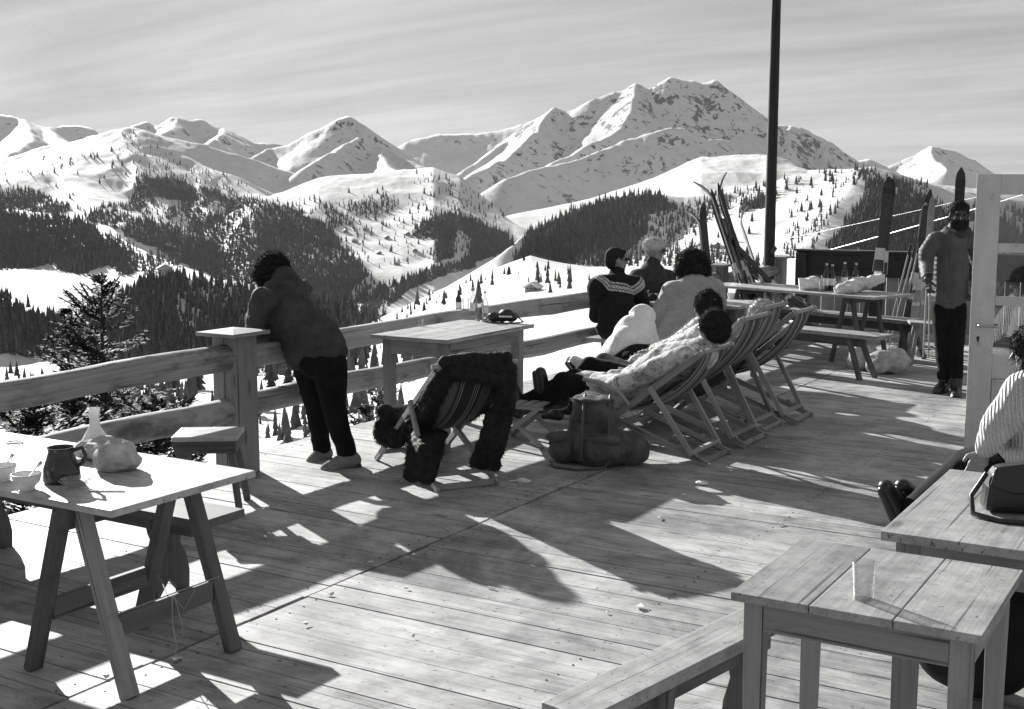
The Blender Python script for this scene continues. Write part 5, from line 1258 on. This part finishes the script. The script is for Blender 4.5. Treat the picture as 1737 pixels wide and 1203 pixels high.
# --- white hooded anorak, knees up
p5 = thing('person', 'person in a white hooded anorak and black trousers hunched forward, pale boots pointing left', 'person', A(1090, 660, 10.0))
pel5, ch5, hd5 = A(1108, 622, 10.0), A(1080, 568, 10.1), A(1088, 540, 10.15)
kn5 = (A(1050, 622, 9.9), A(1040, 612, 10.3)); an5 = (A(1012, 642, 9.9), A(990, 640, 10.2)); 
B = Blob(); L = head(B, hd5, D(-.8, .5, -.4)); B.path([hd5, ch5, pel5], [.06, .12, .13]); 
for i in (0, 1): B.path([pel5, kn5[i], an5[i]], [.09, .055, .04])
for s_ in (-.09, .08):
    e_ = A(1040, 600, 10.1)+CFw*s_; w_ = A(1025, 612, 10.0)+CFw*s_; B.path([ch5+CFw*s_, e_, w_], [.045, .04, .03]); hand(B, w_, D(-.8, -.2, -.5), D(0, 0, -1), D(0, 1, 0), .5)
B.build('body', M_skin, p5, .0075, 2)
B = Blob(); B.path([A(1084, 560, 10.1), A(1082, 580, 10.08), A(1088, 600, 10.05)], [.14, .17, .18]); B.path([A(1070, 565, 10.1), A(1050, 588, 10.05), A(1030, 607, 10.0)], [.13, .11, .075]); B.path([A(1064, 580, 10.0), A(1046, 600, 9.95)], [.125, .095]); B.ell(A(1089, 538, 10.15), (.108, .108, .11)); B.ell(A(1074, 549, 10.08), (.10, .095, .075))
B.build('anorak', M_white, p5, .010, 7, .016, 6., .005, 20.)
B = Blob(); B.path([A(1112, 622, 9.9), A(1080, 618, 9.85), kn5[0], A(1018, 640, 9.9)], [.19, .165, .11, .06]); B.path([pel5, kn5[1], A(998, 638, 10.2)], [.15, .10, .06]); B.ell(A(1095, 606, 9.95), (.15, .12, .1)); B.build('trousers', M_trou, p5, .012, 4, .008, 7.)
for a_, t_, k_ in ((A(1003, 640, 9.9), A(974, 611, 9.9), kn5[0]), (A(990, 632, 10.2), A(968, 612, 10.25), kn5[1])):
    B = Blob(); a_ = Vector(a_); t_ = Vector(t_); B.path([a_+D(.5, 0, -.2)*.05, a_.lerp(t_, .5)+D(.6, 0, .5)*.02, t_], [.066, .055, .04]); B.cap(a_, Vector(k_).lerp(a_, .6), .06, .062); bb = B.build('boot', M_white, p5, .009, 3)
    B = Blob(); o_ = D(-.7, 0, -.6)*.045; B.path([a_+o_, a_.lerp(t_, .5)+o_, t_+o_*.8], [.03, .028, .024]); B.build('sole', M_leather, bb, .008, 2)
# --- sitter in the nearest chair, legs stretched on the stool
p6 = thing('person', 'person reclining in the nearest deck chair, dark curly head and boots up on a stool', 'person', (-3.9, 7.9, 0))
yc = 7.91
hd6 = A(1208, 553, 8.42); nk6 = hd6+Vector((-.06, -.02, -.13)); ch6 = Vector((-3.50, 7.93, .63)); pel6 = Vector((-3.86, 7.91, .36))
kn6 = (Vector((-4.25, 7.80, .46)), Vector((-4.25, 7.98, .46))); an6 = (A(925, 682, 9.0), A(880, 690, 9.02))
B = Blob(); L6 = head(B, hd6, Vector((-.9, .25, .1)), Vector((.2, 0, 1))); B.path([nk6, ch6, pel6], [.055, .13, .13])
for i in (0, 1):
    B.path([pel6, kn6[i], an6[i]], [.09, .06, .042]); s_ = (-.17, .17)[i]; sh_ = nk6+Vector((-.04, s_, -.06)); el_ = Vector((-3.75, 7.92+s_*1.3, .50)); wr_ = Vector((-3.98, 7.92+s_*.5, .50)); B.path([sh_, el_, wr_], [.05, .042, .03]); hand(B, wr_, (-.9, -s_, 0), (0, 0, -1), (0, -s_, .2), .5)
B.build('body', M_skin, p6, .0075, 2)
B = Blob()
for i in (0, 1): B.path([pel6, kn6[i], Vector(an6[i])+(kn6[i]-Vector(an6[i])).normalized()*.05], [.12, .085, .068])
B.build('trousers', M_trou, p6, .012, 4, .006, 7.)
for a_, t_ in ((an6[0], A(917, 633, 9.0)), (an6[1], A(869, 650, 9.05))):
    a_ = Vector(a_); t_ = Vector(t_); B = Blob(); B.path([a_+D(-.2, 0, -1)*.03, a_.lerp(t_, .5), t_], [.062, .053, .046]); B.cap(a_, a_+D(1, 0, .05)*.12, .062, .064); bb = B.build('boot', M_leather, p6, .009, 3)
    B = Blob(); o_ = D(-1, 0, -.1)*.04; B.path([a_+o_+D(0, 0, -1)*.04, t_+o_], [.03, .026]); B.build('sole', M_leather, bb, .008, 2)
M_pat, t, b = mat('patterned_wool_cover'); p = t.new('ShaderNodeTexCoord').outputs['Object']; v_ = t.noise(p, 16., 3., .6, 1.5); n_ = t.noise(p, 9., 4.)
setc(t, b, t.math('MULTIPLY', t.ramp(v_, [(.36, .25), (.44, .62), (.56, .62), (.6, .4)]), t.ramp(n_, [(.35, .45), (.55, 1.)])), .95, n_, .5, .01, .1)
B = Blob(); B.path([nk6+Vector((0, 0, -.06)), ch6+Vector((0, 0, .0)), pel6+Vector((.05, 0, .03)), Vector((-4.12, 7.88, .42))], [.11, .15, .155, .125])
for s_ in (-.18, .18): B.path([nk6+Vector((-.05, s_, -.06)), Vector((-3.76, 7.92+s_*1.25, .50)), Vector((-3.98, 7.92+s_*.7, .50))], [.072, .066, .052])
B.build('coat', M_pat, p6, .013, 4, .016, 7., .004, 30.)
B = Blob(); B.ell(hd6+Vector((.01, 0, .02)), (.098, .098, .104)); B.ell(hd6+Vector((.045, 0, -.03)), (.085, .092, .085)); 
for _ in range(26):
    d_ = Vector((random.gauss(0, 1), random.gauss(0, 1), random.gauss(.3, 1))).normalized(); B.ell(hd6+Vector((.02, 0, .01))+d_*random.uniform(.075, .09), random.uniform(.018, .032))
h6 = B.build('hair', M_hair, p6, .009, 3, .006, 14., .003, 50.); hair_cloud('curls', M_hair, h6, h6, 5000, .016, .0011, .5, .6, .7)
# --- sitter in the second chair: fluffy white sweater, arm stretched out
p7 = thing('person', 'person with short curly hair and fluffy white sleeve in the second deck chair', 'person', (-3.9, 8.6, 0))
hd7 = A(1199, 521, 9.5); nk7 = hd7+Vector((-.03, 0, -.14)); ch7 = hd7+Vector((-.1, -.03, -.33)); pel7 = Vector((-4.0, 8.6, .36))
kn7 = (Vector((-4.4, 8.5, .48)), Vector((-4.4, 8.75, .48))); an7 = (Vector((-4.7, 8.5, .12)), Vector((-4.7, 8.75, .12)))
B = Blob(); L7 = head(B, hd7, Vector((-.9, .3, 0))); B.path([nk7, ch7, pel7], [.055, .13, .13])
arm = [A(1188, 568, 9.3), A(1150, 590, 9.4), A(1112, 596, 9.65)]; arm2 = [nk7+Vector((0, .2, -.08)), Vector((-4.0, 8.95, .55)), Vector((-4.15, 8.8, .5))]
for a_ in (arm, arm2): B.path(a_, [.055, .045, .032])
hand(B, arm[2], D(-.8, .5, 0), D(0, 0, -1), D(0, 1, 0), .5); hand(B, arm2[2], (-1, -.2, 0), (0, 0, -1), (0, -1, 0), .5)
for i in (0, 1): B.path([pel7, kn7[i], an7[i]], [.09, .06, .042])
B.build('body', M_skin, p7, .0075, 2)
B = Blob(); B.path([nk7-Z3*.03, ch7, pel7], [.10, .175, .175]); B.path([A(1193, 570, 9.2), arm[1], arm[2]], [.10, .085, .06]); B.path(arm2, [.09, .08, .06]); s7 = B.build('sweater', M_furl, p7, .013, 4, .012, 8., .006, 30.); hair_cloud('fluff', M_furl, s7, s7, 4500, .022, .0016, .1, 1.)
B = Blob()
for i in (0, 1): B.path([pel7, kn7[i], an7[i]+Z3*.05], [.13, .085, .06])
B.build('trousers', M_trou, p7, .013, 4, .006, 7.)
for i in (0, 1): boots(p7, an7[i], an7[i]+Vector((-.17, 0, -.06)), M_leather, .05, False)
B = Blob(); B.ell(hd7+Vector((.01, 0, .025)), (.096, .10, .098)); 
for _ in range(26):
    d_ = Vector((random.gauss(0, 1), random.gauss(0, 1), random.gauss(.3, 1))).normalized(); B.ell(hd7+Vector((.01, 0, .02))+d_*random.uniform(.075, .09), random.uniform(.018, .032))
h7 = B.build('hair', M_hair, p7, .009, 3, .010, 16., .004, 50.); hair_cloud('curls', M_hair, h7, h7, 4500, .018, .0012, .3, .7, .9)
# --- fair-haired sitter in the right chairs
p8 = thing('person', 'fair-haired person in dark jacket with pale collar, low in the right deck chairs', 'person', (-3.9, 9.3, 0))
hd8 = Vector((-3.42, 9.62, .84)); nk8 = hd8+Vector((-.06, -.02, -.13)); ch8 = Vector((-3.66, 9.5, .55)); pel8 = Vector((-3.92, 9.45, .33)); kn8 = (Vector((-4.35, 9.35, .47)), Vector((-4.35, 9.55, .47))); an8 = (Vector((-4.65, 9.35, .12)), Vector((-4.65, 9.55, .12)))
B = Blob(); L8 = head(B, hd8, Vector((-.85, .4, .2))); B.path([nk8, ch8, pel8], [.055, .13, .13])
arms8 = [[nk8+Vector((-.04, s_, -.08)), Vector((-3.8, 9.5+s_*1.5, .45)), Vector((-4.05, 9.5+s_*.6, .45))] for s_ in (-.17, .17)]
for a_ in arms8: B.path(a_, [.05, .042, .03]); hand(B, a_[2], (-1, 0, 0), (0, 0, -1), (0, .5, .3), .5)
for i in (0, 1): B.path([pel8, kn8[i], an8[i]], [.09, .06, .042])
B.build('body', M_skin, p8, .0075, 2)
B = Blob(); B.path([nk8-Z3*.04, ch8, pel8], [.09, .18, .18])
for a_ in arms8: B.path(a_, [.085, .075, .058])
B.build('jacket', M_jack, p8, .013, 4, .012, 7.)
B = Blob(); B.path([nk8+Vector((.02, -.12, -.02)), nk8+Vector((.09, 0, 0)), nk8+Vector((.02, .12, -.02))], [.045, .05, .045]); B.cap(nk8+Vector((-.05, -.12, -.08)), nk8+Vector((-.1, -.14, -.2)), .045); s8 = B.build('fur_collar', M_furl, p8, .01, 2, .01, 12.); hair_cloud('fur', M_furl, s8, s8, 900, .02, .002)
B = Blob()
for i in (0, 1): B.path([pel8, kn8[i], an8[i]+Z3*.05], [.13, .085, .06])
B.build('trousers', M_trou, p8, .013, 4, .006, 7.)
for i in (0, 1): boots(p8, an8[i], an8[i]+Vector((-.17, 0, -.06)), M_leather, .05, False)
B = Blob(); B.ell(hd8+Vector((.01, 0, .02)), (.11, .112, .11)); B.ell(hd8+Vector((.05, -.02, -.06)), (.09, .09, .08)); h8 = B.build('hair', M_hairl, p8, .009, 2, .014, 16., .006, 60.); hair_cloud('strands', M_hairl, h8, h8, 1500, .04, .002, .6, .7, .4)
# --- man standing by the door
p9 = thing('person', 'bearded man in a grey quilted jacket standing half behind the open door', 'person', A(1612, 668, 11.25))
a9 = (A(1601, 648, 11.32), A(1622, 655, 11.2)); t9 = (A(1591, 664, 11.2), A(1621, 676, 11.0)); k9 = (A(1600, 590, 11.38), A(1621, 592, 11.3)); h9 = (A(1599, 522, 11.4), A(1621, 522, 11.38))
pel9, ch9, nk9, hd9 = A(1610, 512, 11.4), A(1610, 430, 11.42), A(1622, 388, 11.4), A(1627, 366, 11.36); hf9 = D(-.12, -1, -.05)
s9 = (A(1587, 408, 11.4), A(1648, 408, 11.5)); e9 = (A(1571, 450, 11.3), A(1662, 452, 11.45)); w9 = (A(1573, 474, 11.08), A(1655, 490, 11.3))
B = Blob(); L9 = head(B, hd9, hf9); B.cap(nk9, ch9, .06, .1); B.path([ch9, pel9], [.14, .13])
for i in (0, 1): B.path([h9[i], k9[i], a9[i]], [.085, .058, .045]); B.path([s9[i], e9[i], w9[i]], [.055, .045, .033]); B.cap(a9[i], t9[i], .035)
hand(B, w9[0], D(.12, -.25, -1), D(1, .2, 0), D(0, -1, -.2), 1.35); hand(B, w9[1], D(-.3, -.6, -.6), D(-1, 0, 0), D(0, -1, 0), .8)
B.build('body', M_tan_shaded, p9, .0065, 2); eyes(p9, L9)
B = Blob(); B.path([A(1611, 415, 11.42), A(1611, 455, 11.42), A(1610, 500, 11.4)], [.155, .172, .17]); B.ell(A(1610, 503, 11.4), (.195, .15, .07)); B.cap(s9[0], s9[1], .085); B.cap(nk9, ch9, .08, .13)
for i in (0, 1): B.path([s9[i], A(1572, 428, 11.34) if i == 0 else s9[1].lerp(e9[1], .5), e9[i], e9[i].lerp(w9[i], .85)], [.078, .072, .066, .052])
j9 = B.build('quilted_jacket', M_quilt, p9, .009, 5, .006, 6.)
for v in j9.data.vertices:   # rows of quilting
    s_ = math.sin((v.co.z+.35*(v.co-ch9).dot(CRt))*2*math.pi/.085); v.co += v.normal*(.0055*(abs(s_)**.5)-.004)
m = MB(); m.tube([A(1612, 400, 11.2), A(1611, 455, 11.195), A(1610, 508, 11.21)], .005, 6); put('zip', m, M_black, p9)
B = Blob(); B.ell(A(1610, 520, 11.4), (.155, .12, .11))
for i in (0, 1): B.path([h9[i], k9[i], A((1601, 1622)[i], 638, (11.32, 11.22)[i])], [.105, .075, .060])
B.build('trousers', M_trou, p9, .011, 4, .007, 7.)
for i in (0, 1): boots(p9, a9[i], t9[i], M_leather, .056, knee=k9[i], shaft=.1)
R = axes(hf9, Z3)
B = Blob(); B.ell(L9(0, -.02, .05), (.088, .10, .085), R); B.ell(L9(0, -.05, 0), (.088, .07, .09), R); h_ = B.build('hair', M_hair, p9, .008, 2, .006, 20., .004, 60.); hair_cloud('strands', M_hair, h_, h_, 900, .018, .002, .1, 1.)
B = Blob(); B.ell(L9(0, .045, -.085), (.062, .055, .05), R)
for e in (-1, 1): B.ell(L9(e*.055, .03, -.055), (.026, .045, .05), R)
B.cap(L9(-.03, .095, -.04), L9(.03, .095, -.04), .010); h_ = B.build('beard', M_hair, p9, .007, 2, .006, 25., .004, 60.); hair_cloud('bristles', M_hair, h_, h_, 700, .014, .0016)
B = Blob(); B.path([L9(-.08, -.04, -.14), L9(0, .06, -.165), L9(.08, -.04, -.14)], [.045, .045, .045]); B.build('scarf', M_jack, p9, .01, 3, .01, 10.)
sp = w9[0]+D(.12, -.3, -1)*.06
for i, dx in enumerate((-6, 3)):
    ski_pole(A(1572+dx, 606, 11.2), sp+Z3*.12+CRt*(.012*(i*2-1)), ['ski pole held upright by the standing man, left of two', 'ski pole held upright by the standing man, right of two'][i])
# --- seated figure cut by the right edge
p10 = thing('person', 'person in white ribbed sweater cut by the right picture edge, legs stretched out', 'person', A(1740, 880, 6.1))
pel, ch, nk, hd_ = A(1762, 775, 5.95), A(1785, 690, 5.9), A(1775, 630, 5.9), A(1757, 598, 5.9)
sh, el, wr = A(1742, 662, 5.82), A(1692, 725, 5.9), A(1670, 766, 6.0); sh2, el2, wr2 = A(1840, 660, 6.0), A(1850, 740, 5.9), A(1790, 775, 5.85)
kn = (A(1640, 790, 6.2), A(1655, 790, 6.4)); an = (A(1530, 876, 6.62), A(1556, 856, 6.78)); to = (A(1503, 828, 6.55), A(1531, 826, 6.72))
B = Blob(); hf10 = D(-.75, .6, -.1); L10 = head(B, hd_, hf10); B.cap(nk, ch, .055, .1); B.path([ch, pel], [.13, .13]); B.path([sh, el, wr], [.05, .043, .031]); B.path([sh2, el2, wr2], [.05, .043, .031])
hand(B, wr, D(-.35, .2, -.9), D(-.3, -.9, -.1), D(-.8, -.2, .2), .5); hand(B, wr2, D(-.9, -.2, -.1), D(0, 0, -1), D(0, 1, 0), .5)
for i in (0, 1): B.path([pel, kn[i], an[i]], [.09, .058, .042])
B.build('body', M_skin, p10, .006, 2)
M_knit, t, b = mat('white_ribbed_knit'); p = t.new('ShaderNodeTexCoord').outputs['Object']
wv = t.new('ShaderNodeTexWave', {'Vector': t.mapping(p, (1, 1, .25), (0, .35, 0)), 'Scale': 18., 'Distortion': 2.5, 'Detail': 3.}, wave_type='BANDS', bands_direction='X').outputs['Fac']; f_ = t.noise(p, 110., 3.)
setc(t, b, t.math('MULTIPLY', t.ramp(f_, [(.3, .5), (.7, .72)]), t.ramp(wv, [(.0, .75), (.4, 1.)])), .95, t.math('ADD', wv, t.math('MULTIPLY', f_, .5)), .9, .012, .1)
B = Blob(); B.path([ch, ch.lerp(pel, .5), pel+Z3*.02], [.16, .165, .17]); B.path([sh, sh.lerp(el, .5), el, wr+(el-wr).normalized()*.02], [.10, .092, .078, .046]); B.path([sh2, el2, wr2], [.095, .075, .05]); B.cap(nk+Z3*.02, ch, .075, .13); B.cap(sh, sh2, .10); B.ell(A(1735, 768, 5.9), (.1, .1, .05))
B.build('sweater', M_knit, p10, .012, 4, .016, 6., .003, 30.)
B = Blob()
for i in (0, 1): B.path([pel, kn[i], an[i]+(kn[i]-an[i]).normalized()*.08], [.14, .088, .062])
B.build('trousers', M_trou, p10, .012, 4, .006, 7.)
for a_, t_ in zip(an, to):
    B = Blob(); n_ = D(-.5, -.3, -.3); B.path([a_+Z3*-.03, a_.lerp(t_, .5), t_], [.058, .056, .048]); B.cap(a_, a_+D(.75, -.2, .5)*.12, .06, .062); bb = B.build('boot', M_leather, p10, .008, 3)
    B = Blob(); B.path([a_+n_*.035+Z3*-.03, t_+n_*.03], [.034, .03]); B.build('sole', M_black, bb, .008, 2)
B = Blob(); R = axes(hf10, Z3); B.ell(L10(0, -.02, .035), (.105, .12, .105), R); B.ell(L10(0, -.03, -.06), (.105, .085, .09), R); h_ = B.build('hair', M_hair, p10, .009, 2, .016, 14., .005, 50.); hair_cloud('strands', M_hair, h_, h_, 1600, .05, .002, .8, .7, .4)
m = MB(); m.box(Vector((pel.x+.12, pel.y-.05, .22)), (.42, 1.3, .42)); m = MB(); m.box((pel.x+.08, pel.y-.1, .425), (.34, 1.5, .04)); bn = thing('plank_bench', 'bench under the white-sweatered sitter at the right edge', 'bench', (pel.x, pel.y, 0)); put('seat', m, M_table, bn, .004)
for s_ in (-.7, .45):
    m = MB(); m.box((pel.x+.08, pel.y+s_, .20), (.28, .04, .40)); put('end_board', m, M_leg, bn, .003)
# --- fur coat over the striped chair
q, A0, B1, sg = qF; W = .47
fc = thing('fur_coat', 'dark shaggy fur coat draped over the striped deck chair, sleeves hanging to the boards', 'fur coat', q(0, 0, .9))
def cl(u, y, out=0.):
    base = A0.lerp(B1, u); Dv = B1-A0; n_ = Vector((Dv.z, 0, -Dv.x)).normalized(); n_ = -n_ if n_.z < 0 else n_
    s_ = 4*u*(1-u); p_ = base-n_*(.27*(s_**.8) if abs(y) < W*.44 else .0)+n_*out; return q(p_.x, y, p_.z)
B = Blob(); hx = A0.x; hz_ = A0.z
def panel(a, b_, c, d, r=.03, bulge=0.):
    """a hanging sheet of pelt: top edge a-b, bottom edge d-c"""
    a, b_, c, d = [A(*p) for p in (a, b_, c, d)]
    nu = int(max((b_-a).length, (c-d).length)/(r*.8))+2; nv = int(max((d-a).length, (c-b_).length)/(r*.8))+2
    nn = (b_-a).cross(d-a).normalized(); nn = nn if nn.dot(CFw) < 0 else -nn
    for i in range(nu+1):
        for k in range(nv+1):
            u, v = i/nu, k/nv; p_ = a.lerp(b_, u).lerp(d.lerp(c, u), v)+nn*bulge*math.sin(math.pi*u)*math.sin(math.pi*v)+nn*.012*math.sin(u*9+v*3)
            B.ell(p_, r*random.uniform(.85, 1.15), nu=8, nv=6)
for y in np.linspace(-.2, .2, 9): B.path([q(hx-.01, y, hz_+.03), cl(.14, y, .06), cl(.35, y, .06), cl(.6, y, .06), cl(.85, y, .06)], [.04, .036, .032, .032, .036])
B.path([A(750, 627, 7.38), A(773, 617, 7.40), A(803, 614, 7.44), A(835, 621, 7.48), A(864, 628, 7.53)], [.05, .055, .06, .055, .05])
B.path([A(770, 632, 7.34), A(800, 636, 7.36), A(850, 648, 7.44)], [.035, .045, .04])
panel((748, 628, 7.38), (764, 636, 7.36), (716, 746, 7.78), (684, 735, 7.95), .026, .04)
panel((704, 735, 7.75), (752, 738, 7.62), (728, 814, 7.42), (692, 806, 7.42), .027, .06)
panel((849, 640, 7.44), (868, 634, 7.52), (862, 720, 7.55), (836, 716, 7.5), .026, .04); panel((832, 700, 7.48), (862, 705, 7.54), (843, 794, 7.55), (802, 786, 7.48), .026, .05)
B.path([A(690, 735, 7.95), A(672, 744, 8.08), A(655, 735, 8.2), A(655, 702, 8.22)], [.06, .065, .085, .06]); B.ell(A(657, 718, 8.2), (.075, .075, .115)); B.ell(A(672, 712, 8.15), (.05, .05, .07))
fb = B.build('pelt', M_fur, fc, .012, 3, .012, 9., .006, 30.); hair_cloud('fur', M_fur, fb, fb, 20000, .017, .0012, .9, .8, .4)
# ------------------------------------------------------------------ air between the deck and the far peaks
zb, zt = float(GZ.min())-1., max(float(GZ.max()), 8.)+6.
ex_ = [float(v) for v in (WX.min()-9, WX.max()+9, WY.min()-40, WY.max()+9)]
m = MB(); m.box(((ex_[0]+ex_[1])/2, (ex_[2]+ex_[3])/2, (zb+zt)/2), (ex_[1]-ex_[0], ex_[3]-ex_[2], zt-zb))
M_haze = bpy.data.materials.new('thin_air'); M_haze.use_nodes = True; nt_ = M_haze.node_tree
for n in list(nt_.nodes):
    if n.type == 'BSDF_PRINCIPLED': nt_.nodes.remove(n)
pv = nt_.nodes.new('ShaderNodeVolumePrincipled'); pv.inputs['Density'].default_value = 1.5e-5; pv.inputs['Color'].default_value = (.9, .9, .9, 1); pv.inputs['Anisotropy'].default_value = 0.
nt_.links.new(pv.outputs[0], [n for n in nt_.nodes if n.type == 'OUTPUT_MATERIAL'][0].inputs['Volume'])
hz = put('haze', m, M_haze); hz['kind'] = 'stuff'
